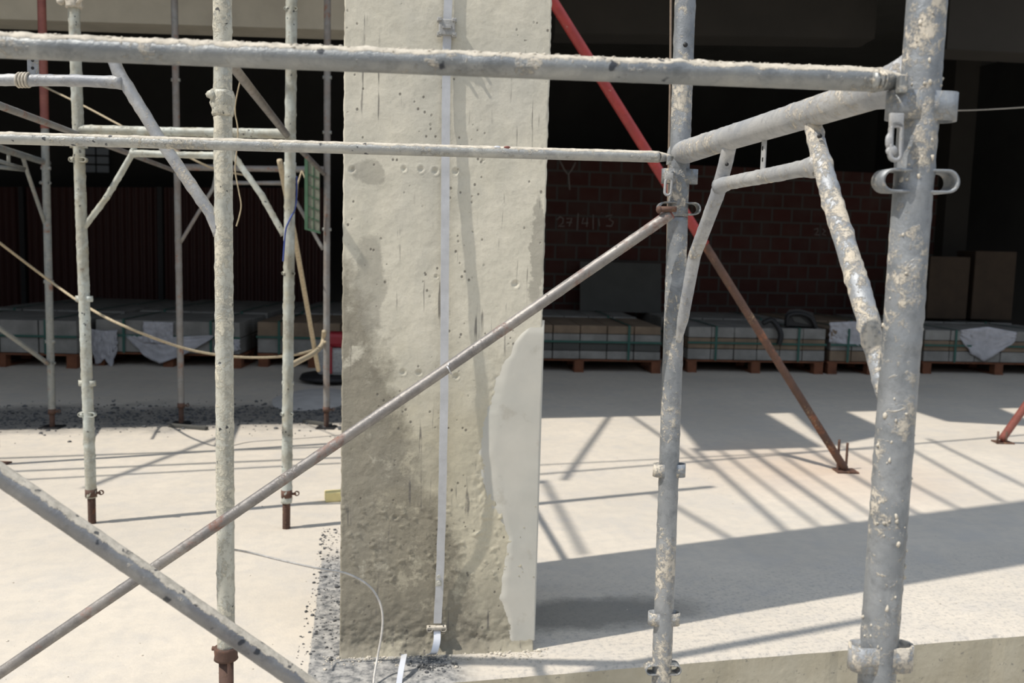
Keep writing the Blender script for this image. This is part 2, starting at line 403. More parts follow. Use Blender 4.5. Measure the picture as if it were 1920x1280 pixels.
bm = BM(); box(bm, V((bA.x, bA.y, 0))+wd*wl_/2+wn_*0.1+bz*1.235, (wl_, 0.2, 2.45), wd, wn_, bz)
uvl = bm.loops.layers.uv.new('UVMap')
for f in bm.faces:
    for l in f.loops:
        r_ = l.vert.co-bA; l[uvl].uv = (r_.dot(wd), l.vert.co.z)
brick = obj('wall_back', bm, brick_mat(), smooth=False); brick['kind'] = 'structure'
# chalk writing on the brick wall (part of the wall)
def chalk(strokes, name, r=0.008):
    bm = BM()
    for s in strokes:
        p3 = []
        for (x, y) in s:
            d = ray(x, y); q = CAM + d*((bA-CAM).dot(wn_)/d.dot(wn_)); p3.append(q-wn_*0.004)
        tube(bm, p3, r, 6)
    o = obj(name, bm, M['chalk'], brick); o['label'] = 'chalk writing on the bricks'
chalk([[(1044, 412), (1050, 406), (1056, 410), (1055, 418), (1047, 424), (1058, 424)],
       [(1062, 410), (1072, 409), (1067, 424)], [(1062, 417), (1072, 417)],
       [(1084, 400), (1082, 432)],
       [(1094, 408), (1091, 419), (1103, 418)], [(1101, 408), (1100, 425)],
       [(1112, 402), (1112, 430)],
       [(1122, 410), (1124, 424)],
       [(1136, 405), (1148, 403), (1142, 411), (1150, 416), (1146, 424), (1136, 423)]], 'chalk_date')
chalk([[(1049, 300), (1058, 318), (1064, 326)], [(1079, 304), (1072, 318), (1066, 326), (1068, 356)]], 'chalk_mark', 0.010)
chalk([[(1526, 430), (1533, 428), (1533, 434), (1527, 440), (1536, 440)], [(1542, 429), (1547, 433), (1541, 439), (1548, 441)]], 'chalk_number', 0.008)

def wallbox(name, c, s, mat, kind='structure', ax=bu, ay=bv):
    bm = BM(); box(bm, c, s, ax, ay, bz); o = obj(name, bm, mat, smooth=False); o['kind'] = kind; return o
M['darkwall'] = plain('dark_render', (0.03, 0.029, 0.027), 0.95, 0, 0.2, 1.5)
M['ceil'] = plain('raw_ceiling', (0.06, 0.058, 0.05), 0.95, 0, 0.2, 1.0)
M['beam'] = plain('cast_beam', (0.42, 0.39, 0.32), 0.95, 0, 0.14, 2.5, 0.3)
wallbox('wall_far', BP(1, 13.6, 2.0), (19, 0.2, 5.0), M['darkwall'])
wallbox('wall_left', BP(-8.6, 9.0, 2.0), (0.2, 9, 5.0), M['darkwall'])
wallbox('wall_right', BP(10.6, 9.0, 2.0), (0.2, 9, 5.0), M['darkwall'])
# overhead slab: its edge draws the line between sun and shade on the floor
def shade_src(x, y, h): g = G(x, y); return g + LD*(h/LD.z)
HS = 4.5
e0, e1 = shade_src(50, 805, HS), shade_src(1300, 778, HS)
ed = (e1-e0).normalized(); en = V((-ed.y, ed.x, 0))
bm = BM(); box(bm, e0+ed*5.5+en*5.5+bz*0.15, (24, 11.0, 0.3), ed, en, bz)
obj('ceiling', bm, M['ceil'], smooth=False)['kind'] = 'structure'
# boards added above the view at the slab edge to shade the floor
def overhead(quad, lab):
    q = [shade_src(x, y, HS) for x, y in quad]
    bm = BM(); loft(bm, [[p-bz*0.035 for p in q], [p-bz*0.005 for p in q]])
    o = obj('shade_board', bm, M['ply'], smooth=False); tag(o, lab, 'board'); return o
overhead([(1262, 778), (1425, 767), (1545, 838), (1318, 845)], 'broad added plywood board projecting from slab edge overhead, shading the floor beside red prop')
overhead([(1478, 766), (1546, 752), (1680, 812), (1560, 836)], 'narrow added plywood shade board projecting from slab edge overhead, behind the near pole')
overhead([(1650, 750), (1822, 743), (1960, 800), (1780, 790)], 'wide added plywood shade board projecting from slab edge overhead, over the second prop')
# front beam seen at the top left
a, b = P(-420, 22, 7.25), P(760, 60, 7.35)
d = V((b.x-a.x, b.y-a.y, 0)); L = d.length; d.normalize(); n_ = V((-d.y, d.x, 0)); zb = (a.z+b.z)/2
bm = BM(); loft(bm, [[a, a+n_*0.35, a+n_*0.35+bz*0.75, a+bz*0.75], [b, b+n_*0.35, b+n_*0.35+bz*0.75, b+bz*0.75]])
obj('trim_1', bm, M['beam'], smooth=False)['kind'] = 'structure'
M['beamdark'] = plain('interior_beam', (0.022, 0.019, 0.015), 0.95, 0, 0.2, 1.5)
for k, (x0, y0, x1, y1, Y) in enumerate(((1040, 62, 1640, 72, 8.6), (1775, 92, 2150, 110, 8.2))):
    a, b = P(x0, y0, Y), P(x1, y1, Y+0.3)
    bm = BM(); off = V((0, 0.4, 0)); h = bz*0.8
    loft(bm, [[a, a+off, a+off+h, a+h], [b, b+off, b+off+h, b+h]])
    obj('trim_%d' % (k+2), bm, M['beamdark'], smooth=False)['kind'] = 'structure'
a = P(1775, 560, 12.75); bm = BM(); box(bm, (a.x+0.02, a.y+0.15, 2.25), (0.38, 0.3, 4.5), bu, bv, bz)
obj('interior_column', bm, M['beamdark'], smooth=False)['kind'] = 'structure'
# dark red sheet hoarding along the left of the back
t = NT('dark_red_sheet'); t.out((0.042, 0.010, 0.007), 0.6)
bm = BM(); a, b = P(-260, 350, 13.0), P(620, 352, 13.0); n = 260; prev = None
for i in range(n+1):
    p = a.lerp(b, i/n); dy = 0.02*(1 if (i//2) % 2 else -1)
    c = [bm.verts.new((p.x, p.y+dy, -0.0)), bm.verts.new((p.x, p.y+dy, p.z))]
    if prev: bm.faces.new((prev[0], c[0], c[1], prev[1]))
    prev = c
g = bmesh.ops.extrude_face_region(bm, geom=list(bm.faces)); bmesh.ops.translate(bm, verts=[v for v in g['geom'] if isinstance(v, bmesh.types.BMVert)], vec=(0, 0.012, 0))
th_ = thing('sheet_hoarding', V(((a.x+b.x)/2, a.y, 0)), 'dark red ribbed metal sheet hoarding at the back left behind the pallets', 'hoarding')
obj('ribbed_sheet', bm, t.m, th_, smooth=False)
for x in (300, 40): p = P(x, 350, 12.95); bm = BM(); box(bm, (p.x, p.y, p.z/2), (0.07, 0.05, p.z)); obj('post', bm, M['black'], th_, smooth=False)
# far window, dim panes
bm = BM(); p = P(180, 300, 14.85)
for i in (-1, 1):
    for j in (-1, 0, 1): box(bm, (p.x+i*0.11, p.y, p.z+j*0.14), (0.19, 0.02, 0.11))
t = NT('dim_pane'); t.b.inputs['Emission Color'].default_value = (0.5, 0.55, 0.6, 1); t.b.inputs['Emission Strength'].default_value = 0.012
w1 = obj('window_1', bm, t.out((0.2, 0.22, 0.24), 0.3), smooth=False); w1['kind'] = 'structure'

# ================================================================= CONCRETE PILLAR
pa, pb = G(635, 1229), G(1000, 1216)
pu = V((pb.x-pa.x, pb.y-pa.y, 0)); PW = pu.length; pu.normalize(); pv = V((-pu.y, pu.x, 0)); PD = 0.58; PH = 5.8
def pil_px(x, y):                                 # pixel -> (u, z) on the pillar's front
    q = PL(x, y, pa, pb); return ((q-pa).dot(pu), q.z)
def pillar_mat():
    t = NT('pillar_concrete')
    sp = t.n.new('ShaderNodeSeparateXYZ'); t.l.new(t.tc.outputs['Object'], sp.inputs[0])
    X, Z = sp.outputs[0], sp.outputs[2]
    w = t.math('MULTIPLY', t.math('SUBTRACT', t.noise(4.5, 6, 0.65), 0.5), 0.55)
    w2 = t.math('MULTIPLY', t.math('SUBTRACT', t.noise(13, 6, 0.7), 0.5), 0.4)
    col = t.mix(t.ramp(t.noise(5, 6, 0.6), 0.35, 0.65), (0.60, 0.57, 0.47), (0.70, 0.66, 0.55))
    col = t.mix(t.math('MULTIPLY', t.ramp(t.noise(2.4, 4, 0.6, vec=t.co((1, 1, 0.6))), 0.48, 0.7), 0.5), col, (0.43, 0.43, 0.40))
    # yellowish bloom in the lower half
    yb = t.math('MULTIPLY', t.ramp(t.math('ADD', Z, w), 1.15, 0.7), t.ramp(t.math('ADD', X, w2), 0.05, 0.2))
    col = t.mix(t.math('MULTIPLY', yb, 0.65), col, (0.50, 0.455, 0.33))
    # damp grey-brown stain rising along the left and bottom
    d1 = t.math('SUBTRACT', t.math('ADD', t.math('SUBTRACT', Z, t.math('MULTIPLY', t.math('SUBTRACT', 0.33, X), 2.6)), t.math('ADD', w, w2)), 0.32)
    st = t.ramp(d1, 0.16, -0.10)
    isl = t.ramp(t.noise(9, 5, 0.65), 0.58, 0.66)
    col = t.mix(t.math('MULTIPLY', st, t.math('SUBTRACT', 0.8, t.math('MULTIPLY', isl, 0.62))), col, (0.215, 0.195, 0.15))
    low = t.ramp(t.math('ADD', Z, w2), 0.34, 0.10)
    col = t.mix(t.math('MULTIPLY', low, 0.6), col, (0.23, 0.21, 0.165))
    # vertical streak on the left and a patch at mid height
    for (cx, cz, rx, rz, k) in ((0.085, 1.17, 0.055, 0.16, 0.5), (0.08, 1.50, 0.05, 0.045, 0.5), (0.60, 1.30, 0.03, 0.17, 0.6), (0.53, 0.90, 0.035, 0.12, 0.3), (0.22, 0.62, 0.12, 0.08, 0.3)):
        ax_ = t.math('DIVIDE', t.math('ADD', t.math('SUBTRACT', X, cx), t.math('MULTIPLY', w2, 0.25)), rx); az_ = t.math('DIVIDE', t.math('ADD', t.math('SUBTRACT', Z, cz), t.math('MULTIPLY', w, 0.25)), rz)
        rr = t.math('ADD', t.math('MULTIPLY', ax_, ax_), t.math('MULTIPLY', az_, az_))
        col = t.mix(t.math('MULTIPLY', t.ramp(rr, 1.15, 0.7), k), col, (0.27, 0.255, 0.215))
    # thin upright formwork scratches, top left
    sc = t.noise(26, 3, 0.5, vec=t.co((2.4, 1, 0.13)))
    scm = t.math('MULTIPLY', t.ramp(sc, 0.385, 0.34), t.ramp(t.math('ADD', t.noise(5, 3), t.math('MULTIPLY', t.ramp(Z, 1.55, 1.9), 0.09)), 0.50, 0.58))
    col = t.mix(t.math('MULTIPLY', scm, 0.8), col, (0.14, 0.13, 0.12))
    # pinholes
    vo = t.voro(44, vec=t.co((1, 1, 0.8))); gate = t.noise(7, 3); 
    pin = t.math('MULTIPLY', t.ramp(vo, 0.20, 0.12), t.ramp(gate, 0.52, 0.56))
    col = t.mix(t.math('MULTIPLY', pin, 0.8), col, (0.12, 0.11, 0.095))
    n2 = t.noise(60, 6, 0.7); n3 = t.noise(18, 5, 0.7)
    gr = t.ramp(t.noise(24, 7, 0.78, dist=0.4), 0.50, 0.62)
    col = t.mix(t.math('MULTIPLY', gr, t.math('ADD', 0.08, t.math('MULTIPLY', st, 0.42))), col, (0.19, 0.172, 0.135))
    col = t.mix(t.math('MULTIPLY', t.ramp(t.noise(11, 6, 0.7), 0.54, 0.62), t.math('MULTIPLY', yb, 0.45)), col, (0.60, 0.55, 0.42))
    col = t.mix(t.math('MULTIPLY', t.ramp(n2, 0.5, 0.72), 0.22), col, (0.30, 0.28, 0.24))
    rough_zone = t.math('ADD', 0.25, t.math('MULTIPLY', st, 0.9))
    b = t.bump(t.math('MULTIPLY', n3, rough_zone), 0.25, 0.010); b = t.bump(n2, 0.30, 0.005, b)
    t.bump(t.math('SUBTRACT', 1.0, pin), 0.5, 0.003, b)
    return t.out(col, 0.93)
pil = thing('concrete_pillar', pa, 'wide weathered concrete pillar standing at the slab edge in the middle of the view', 'pillar')
pil.rotation_euler = (0, 0, math.atan2(pu.y, pu.x))
dim = [(pil_px(x, y), r) for x, y, r in ((660, 318, .011), (757, 316, .009), (789, 317, .010), (816, 320, .011), (855, 321, .011), (755, 697, .010), (785, 698, .010), (855, 705, .010), (966, 532, .012), (741, 970, .009), (905, 300, .005), (818, 518, .006))]
EDGEPTS = [pil_px(x, y) for x, y in ((1003, 470), (1000, 600), (955, 640), (925, 700), (905, 780), (893, 850), (905, 900), (925, 960), (945, 1010), (935, 1060), (928, 1120), (948, 1180))]
def patch_left(z):
    for (u0, z0), (u1, z1) in zip(EDGEPTS, EDGEPTS[1:]):
        if z1 <= z <= z0: return u0+(u1-u0)*(z0-z)/(z0-z1)
    return None
NX, NZf = 150, 480; ZT = 2.2
bm = BM(); fr = []
def fdisp(u, z):
    lowf = max(0, min(1, (0.95-z)/0.5)); lft = max(0.0, min(1.0, (0.42-u)/0.2))
    d = 0.0012*noise.fractal(V((u*14, 0, z*14)), 1.0, 2.0, 4)
    rough = lowf*(0.35+0.65*lft)
    d += rough*0.0005*noise.fractal(V((u*90+5, 2, z*75)), 0.5, 2.1, 4)
    bz_ = max(0, min(1, (0.22-z)/0.18)); d += bz_*0.005*noise.fractal(V((u*34+9, 5, z*44)), 0.6, 2.1, 4)*0.6
    # foot spreads out a little onto the slab
    d += 0.02*max(0, (0.05-z)/0.05)**2
    # the eroded band below mid height, left of the plaster
    g = math.exp(-((u-0.47-0.02*math.sin(z*9))/0.045)**2)*max(0, min(1, (1.0-z)/0.2))*max(0, min(1, (z-0.30)/0.2))
    d += -0.004*g + 0.0025*g*noise.fractal(V((u*60, 7, z*50)), 0.7, 2.1, 3)
    if z > 0.24 and z < 0.5:
        d += 0.006*lowf*max(0, noise.fractal(V((u*34+3, 1, z*60)), 0.6, 2.1, 4)-0.34)
    for (du, dz), r in dim:
        q = math.hypot(u-du, z-dz)/r
        if q < 1.5: d += -0.005*max(0, 1-q*q) + 0.0012*math.exp(-((q-1.1)/0.2)**2)
    return d
for j in range(NZf+1):
    z = ZT*j/NZf; row = []
    for i in range(NX+1):
        u = PW*i/NX
        en_ = 0.0
        if i in (0, NX): en_ = 0.002+0.0035*max(0, noise.fractal(V((i*3.0, 0, z*22)), 0.8, 2, 3)+0.25)
        row.append(bm.verts.new(V((u + (en_ if i == 0 else (-en_ if i == NX else 0)), -fdisp(u, z)+en_, z))))
    fr.append(row)
for j in range(NZf):
    for i in range(NX): bm.faces.new((fr[j][i], fr[j][i+1], fr[j+1][i+1], fr[j+1][i]))
bl = [bm.verts.new((0, PD, ZT*j/NZf)) for j in range(NZf+1)]; brr = [bm.verts.new((PW, PD, ZT*j/NZf)) for j in range(NZf+1)]
for j in range(NZf):
    bm.faces.new((bl[j], fr[j][0], fr[j+1][0], bl[j+1])); bm.faces.new((fr[j][NX], brr[j], brr[j+1], fr[j+1][NX])); bm.faces.new((brr[j], bl[j], bl[j+1], brr[j+1]))
ring = [v for v in fr[NZf]]+[brr[NZf], bl[NZf]]
topv = [bm.verts.new((v.co.x, v.co.y if v.co.y > 0.1 else 0, PH)) for v in ring]
for k in range(len(ring)):
    j = (k+1) % len(ring); bm.faces.new((ring[k], ring[j], topv[j], topv[k]))
bm.faces.new(topv)
def obj_local(name, bm, mat, parent, smooth=True):
    me = bpy.data.meshes.new(name); bmesh.ops.recalc_face_normals(bm, faces=bm.faces); bm.to_mesh(me); bm.free()
    for p in me.polygons: p.use_smooth = smooth
    me.materials.append(mat); o = bpy.data.objects.new(name, me); COL.objects.link(o); o.parent = parent; return o
obj_local('shaft', bm, pillar_mat(), pil)
# smooth grey plaster repair over the lower right corner
t = NT('grey_plaster'); n1 = t.noise(4, 5, 0.6); n2 = t.noise(30, 5, 0.6)
col = t.mix(t.ramp(n1, 0.35, 0.65), (0.50, 0.495, 0.45), (0.58, 0.56, 0.50)); 
col = t.mix(t.math('MULTIPLY', t.ramp(t.noise(11, 5, 0.6), 0.60, 0.68), 0.35), col, (0.36, 0.33, 0.27))
t.bump(n2, 0.12, 0.004); plaster = t.out(col, 0.85)
bm = BM(); rows = []
zt, zbm = EDGEPTS[1][1], 0.03
NP = 150
for j in range(NP+1):
    z = zt+(zbm-zt)*j/NP
    ul = patch_left(max(z, EDGEPTS[-1][1]+0.001)) 
    if ul is None: ul = EDGEPTS[-1][0]
    ul += 0.006*noise.fractal(V((0, 3, z*24)), 0.8, 2, 3)
    row = []
    for k in range(26):
        s = k/25; u = ul+(PW+0.003-ul)*s
        edge = min(1, s/0.30); edge = edge*edge*(3-2*edge)
        fade = min(1, (zt-z)/0.04)
        th2 = -0.0035+0.0065*edge*fade + 0.0012*noise.fractal(V((u*9, 1, z*9)), 1, 2, 2)
        row.append(bm.verts.new((u, -th2, z)))
    row.append(bm.verts.new((PW+0.005, 0.006, z))); row.append(bm.verts.new((PW+0.004, 0.10, z)))
    rows.append(row)
for j in range(NP):
    for i in range(len(rows[0])-1): bm.faces.new((rows[j][i], rows[j+1][i], rows[j+1][i+1], rows[j][i+1]))
o = obj_local('plaster_patch', bm, plaster, pil); o['label'] = 'smooth grey plaster repair on the lower right corner'

# galvanised earthing strip on the pillar
def pil3(x, y, off=0.0): q = PL(x, y, pa, pb); return q - pv*off
st_pts = [(842, -60), (838, 60), (835, 180), (834, 400), (833, 600), (831, 800), (828, 950), (824, 1085), (820, 1165)]
strip = thing('earthing_strip', pil3(820, 1170, 0.006), 'long flat zinc earthing strip clamped upright to the pillar front', 'metal strip')
def ribbon(bm, path, w, th, side=None, nrm=None):
    rings = []
    for i, p in enumerate(path):
        s = side if side is not None else pu; n = (nrm[i] if isinstance(nrm, list) else nrm) if nrm is not None else pv
        rings.append([p-s*w/2-n*th/2, p+s*w/2-n*th/2, p+s*w/2+n*th/2, p-s*w/2+n*th/2])
    loft(bm, rings)
bm = BM(); SO = [(842, -60, .010), (838, 55, .011), (836, 160, .012), (835, 265, .016), (834, 400, .022), (833, 522, .029), (832, 650, .035), (831, 765, .0395), (829, 850, .041), (828, 930, .036), (826, 1010, .024), (824, 1085, .014), (820, 1165, .012)]
pth = smooth_path([pil3(x, y, o_) for x, y, o_ in SO], 10)
pth = [p+pu*0.0008*noise.noise(p*18)-pv*0.0015*noise.noise(p*9+V((5, 0, 0))) for p in pth]
ribbon(bm, pth, 0.025, 0.004); obj('strip', bm, M['strap'], strip, smooth=False)
bm = BM(); c = pil3(837, 54, 0.016)
box(bm, c, (0.048, 0.018, 0.046), pu, pv, bz, 0.003)
for i in (-1, 1):
    for j in (-1, 1):
        box(bm, c+pu*i*0.022+bz*j*0.021, (0.014, 0.022, 0.012), pu, pv, bz, 0.002)
        tube(bm, [c+pu*i*0.020+bz*j*0.020-pv*0.010, c+pu*i*0.020+bz*j*0.020-pv*0.018], 0.0045, 6)
box(bm, c-pv*0.011, (0.026, 0.006, 0.010), pu, pv, bz, 0.001)
o = obj('clamp', bm, M['clamp'], strip, smooth=False); o['label'] = 'grey bolted clamp'
bm = BM(); c = pil3(822, 1086, 0.016)
for dz in (0.016, -0.004): tube(bm, [c+bz*dz+pv*0.006, c+bz*dz-pv*0.005], 0.006, 10)
box(bm, c+bz*0.006+pv*0.002, (0.020, 0.005, 0.045), pu, pv, bz, 0.001)
obj('bolt_plate', bm, M['strap_dusty'], strip, smooth=False)
bm = BM(); c = pil3(818, 1172, 0.016)
box(bm, c, (0.062, 0.020, 0.010), pu, pv, bz, 0.002)
for i in (-1, 1): ring_loop(bm, c+pu*i*0.022-bz*0.003-pv*0.004, pu, bz, pv, 0.010, 0.008, 0.0025, 0.014, 6)
obj('bracket', bm, M['dirt'], strip, smooth=False)
bm = BM(); pth = smooth_path([pil3(819, 1176, 0.014), pil3(818, 1192, 0.035), pil3(812, 1210, 0.05), G(806, 1231)+bz*0.008], 8)
ribbon(bm, pth, 0.022, 0.003, nrm=(pv*0.8+bz*0.6).normalized()); o = obj('bent_tail', bm, M['strap_bright'], strip, smooth=False); o['label'] = 'bright bent lower end'
# second loose piece, standing out of the ground in front
loose = G(757, 1246)
sp_ = thing('loose_strip_end', loose, 'short shiny metal strip end curling up in front of the pillar foot', 'metal strip')
bm = BM(); pth = smooth_path([P(758, 1226, 2.66), P(756, 1236, 2.64), P(752, 1256, 2.61), P(748, 1282, 2.58), P(745, 1310, 2.55)], 8)
q_ = [p for p in pth]
ribbon(bm, q_, 0.017, 0.003, side=V((1, 0.2, 0)).normalized(), nrm=V((0, 0.8, -0.6))); obj('strip', bm, M['strap_bright'], sp_, smooth=False)

# ================================================================= SCAFFOLD
fu = V((math.cos(math.radians(4)), math.sin(math.radians(4)), 0))       # along the rails
fv = V((-fu.y, fu.x, 0))

def post_line(x0, y0, x1, y1, Y): return P(x0, y0, Y), P(x1, y1, Y)
def lug_block(parent, c, mat, s=1.0, ax=fu, ay=fv, name='lug'):
    bm = BM(); ring_loop(bm, c, ax, ay, bz, 0.046*s, 0.017*s, 0.004*s, 0.036*s, 6)
    return obj(name, bm, mat, parent)
def lug_loop(parent, c, mat, s=1.0, ax=fu, ay=fv, name='brace_loop'):
    bm = BM(); ring_loop(bm, c, ax, bz, ay, 0.049*s, 0.0145*s, 0.0032*s, 0.032*s, 12)
    for v in bm.verts: v.co += V((noise.noise(v.co*60), noise.noise(v.co*60+V((9, 0, 0))), noise.noise(v.co*60+V((0, 9, 0)))))*0.0008
    return obj(name, bm, mat, parent)

GFR = 'scaffold frames in front of and behind the pillar'
# ---- near right frame (posts one metre apart, running into the depth)
A = V((0.505, 1.17, 0)); B = V((0.388, 2.17, 0))
t0, b0 = P(1738, 0, 1.17), P(1643, 1280, 1.17)
t1, b1 = P(1285, 0, 2.17), P(1240, 1280, 2.17)
ZLOW = -0.40
fr1 = thing('scaffold_frame', V((A.x, A.y, ZLOW)), 'big galvanised steel scaffold frame nearest the camera, at the right of the view', 'scaffold frame', GFR)
RP = 0.0240
bm = BM(); tube(bm, [at_z(t0, b0, 3.2), at_z(t0, b0, ZLOW)], RP, 28, step=0.008, lump=0.0012, lscale=55); obj('post', bm, M['galv'], fr1)
bm = BM(); tube(bm, [at_z(t1, b1, 3.2), at_z(t1, b1, 1.383)], RP*0.99, 24, step=0.01, lump=0.0012, lscale=55); obj('upper_post', bm, M['galv'], fr1); bm = BM()
tube(bm, [at_z(t1, b1, 1.3815), at_z(t1, b1, ZLOW)], RP, 24, step=0.01, lump=0.0010, lscale=55); obj('post', bm, M['galv'], fr1)
# bolt hole in far post
bm = BM(); c = P(1285, 84, 2.17-0.0235); tube(bm, [c+V((0, 0.006, 0)), c-V((0, 0.001, 0))], 0.0055, 12); obj('bolt_hole', bm, M['black'], fr1)
def fp(x, y): return PL(x, y, A, B)
tr = [fp(1712, 150), fp(1640, 173), fp(1480, 224), fp(1350, 264), fp(1272, 289)]
bm = BM(); tube(bm, tr, [0.034, 0.0235, 0.0235, 0.0245, 0.028], 26, step=0.008, lump=0.0014, lscale=50, up=0.7); obj('transom', bm, M['galv_dusty'], fr1)
bm = BM(); tube(bm, [fp(1523, 222), fp(1530, 262), fp(1560, 375), fp(1620, 570), fp(1662, 745)], [0.013, 0.0135, 0.0150, 0.0150, 0.0125], 20, step=0.008, lump=0.0022, lscale=70); obj('knee_brace', bm, M['splat'], fr1)
bm = BM(); tube(bm, [fp(1368, 272), fp(1362, 300), fp(1345, 365), fp(1302, 480), fp(1280, 600), fp(1272, 640)], [0.014, 0.0140, 0.0148, 0.0140, 0.013, 0.006], 20, step=0.008, lump=0.0008, lscale=60); obj('knee_brace', bm, M['galv_dusty'], fr1)
for (x, y, Y) in ((1537, 255, 1.47), (1363, 308, 1.93)):
    d_ = ray(x, y); c = fp(x, y) - d_.normalized()*0.0135
    bm = BM(); tube(bm, [c+V((0, 0.003, 0)), c-V((0, 0.0016, 0))], 0.0035, 10); obj('bolt_hole', bm, M['black'], fr1)
bm = BM(); tube(bm, [fp(1350, 348), fp(1365, 343), fp(1440, 329), fp(1505, 316), fp(1540, 310)], [0.018, 0.0135, 0.0135, 0.0135, 0.020], 20, step=0.008, lump=0.0010, lscale=60); obj('lower_rail', bm, M['galv_dusty'], fr1)
ax = (B-A).normalized()
bm = BM(); c = (fp(1433, 245)+fp(1431, 325))/2; hgt = (fp(1433, 245)-fp(1431, 325)).length
box(bm, c, (0.017, 0.004, hgt), ax, V((ax.y, -ax.x, 0)), bz, 0.001); pl_ = obj('stub_plate', bm, M['galv_dusty'], fr1, smooth=False)
sn = V((ax.y, -ax.x, 0)); sn = sn if sn.dot(CAM-c) > 0 else -sn
bm = BM()
for y in (278, 299):
    q = fp(1432, y)+sn*0.0022; box(bm, q, (0.005, 0.001, 0.007), ax, sn, bz, 0)
obj('slot', bm, M['black'], pl_, smooth=False)
# lugs of the near post
def pz(x, y, Y): return P(x, y, Y)
def on(pt0, pt1, y, xs, Y): z = P(xs, y, Y).z; return at_z(pt0, pt1, z)
c = on(t0, b0, 201, 1720, 1.17); lug_block(fr1, c-fv*0.006, M['galv'], 0.98)
c = on(t0, b0, 341, 1715, 1.17); lug_loop(fr1, c-fv*0.004, M['galv'], 1.02)
c = on(t0, b0, 1226, 1645, 1.17); lug_block(fr1, c-fv*0.006, M['splat'], 0.95)
c = on(t1, b1, 331, 1272, 2.17); lug_block(fr1, c-fv*0.005, M['galv'], 0.95)
c = on(t1, b1, 391, 1270, 2.17); lug_loop(fr1, c-fv*0.006, M['galv'], 1.02)
c = on(t1, b1, 880, 1255, 2.17); lug_block(fr1, c-fv*0.004, M['splat'], 0.88)
c = on(t1, b1, 1157, 1243, 2.17); lug_block(fr1, c-fv*0.004, M['splat'], 0.88)
c = on(t1, b1, 1250, 1240, 2.17); lug_loop(fr1, c-fv*0.006, M['galv'], 0.92)
# splatter of hardened cement on the near post and knee
bm = BM()
for k in range(230):
    z = random.uniform(0.45, 1.75); an = random.uniform(math.pi*0.95, math.pi*2.05)
    if noise.noise(V((z*9, an*0.8, 0))) < 0.02: continue
    cc = at_z(t0, b0, z)+V((math.cos(an), math.sin(an), 0))*RP*1.0
    blob(bm, cc, random.uniform(0.0010, 0.0030), k, (1, 1, random.uniform(0.8, 2.0)), 1, 0.8)
for k in range(120):
    tt = random.random(); p = fp(1545, 330).lerp(fp(1650, 680), tt)
    if tt > 0.75 and random.random() < 0.6: continue
    blob(bm, p+V((random.uniform(0.001, 0.011), -random.uniform(0.0085, 0.012), 0)), random.uniform(0.001, 0.0034), k+500, (1, 1, 1.4), 1, 0.8)
obj('cement_splatter', bm, M['dirt'], fr1)['kind'] = 'stuff'

# ---- rails
def rail(name, pts, r, mat, label, cat, step=0.008, lump=0.0016, origin=None, up=0.8, group=None, seg=22):
    th = thing(name, V(pts[-1]) if origin is None else origin, label, cat, group)
    bm = BM(); tube(bm, pts, r, seg, step=step, lump=lump, lscale=75, up=up); obj('tube', bm, mat, th); return th
ra, rb = P(-330, 72, 1.055), P(1640, 150, 1.155)
r1 = rail('guard_rail', [ra, rb], 0.0145, M['rail'], 'thick grey guard rail crossing the whole upper view, hooked on the near post', 'guard rail', lump=0.0020)
bm = BM(); q = [rb, P(1662, 151, 1.16), P(1684, 153, 1.163), P(1692, 155, 1.163)]
tube(bm, q, [0.0150, 0.0125, 0.009, 0.007], 14, step=0.004, lump=0.002, lscale=110); 
for k, s in enumerate((1640, 1650, 1657)): blob(bm, P(s, 150+k, 1.145), 0.0135-0.001*k, k, (0.35, 1, 1), 2, 0.3)
obj('crimped_end', bm, M['rail'], r1)
bm = BM(); box(bm, P(1691, 158, 1.145), (0.011, 0.012, 0.022), fu, fv, bz, 0.002)
obj('drop_pin', bm, M['rail'], r1, smooth=False)
# hanging slotted latch
bm = BM()
def latch(bm, x0, x1, y0, y1, Y, slot=True):
    c0, c1 = P((x0+x1)/2+3, y0, Y), P((x0+x1)/2, y1, Y); w = abs((P(x1, y0, Y)-P(x0, y0, Y)).x)
    n = 20; t_ = 0.006; zax = (c0-c1).normalized(); L = (c0-c1).length
    sw = w*0.24
    ring_loop(bm, c1+zax*(L*0.42), zax, fu, fv, L*0.42, w*0.48, w*0.26, t_, 8)
    box(bm, c0-zax*L*0.13, (w*0.94, t_, L*0.30), fu, fv, zax, 0.001)
    return c1, w, zax
c1, w, zax = latch(bm, 1664, 1692, 214, 304, 1.137)
blob(bm, c1+zax*0.026-fu*w*0.45, 0.0075, 3, (0.7, 0.5, 1.3), 2, 0.2); blob(bm, c1+zax*0.014-fu*w*0.25, 0.0075, 5, (1, 0.5, 1), 2, 0.2)
obj('latch', bm, M['galv_dusty'], r1)
bm = BM()
for k in range(420):
    t_ = random.random(); p = ra.lerp(rb, t_); an = random.gauss(math.pi/2, 0.42)
    blob(bm, p+V((0, -math.cos(an), math.sin(an)))*0.0147, random.uniform(0.0006, 0.0019), k, (1.5, 1, 0.8), 1, 0.7)
obj('cement_crumbs', bm, M['dirt'], r1)['kind'] = 'stuff'

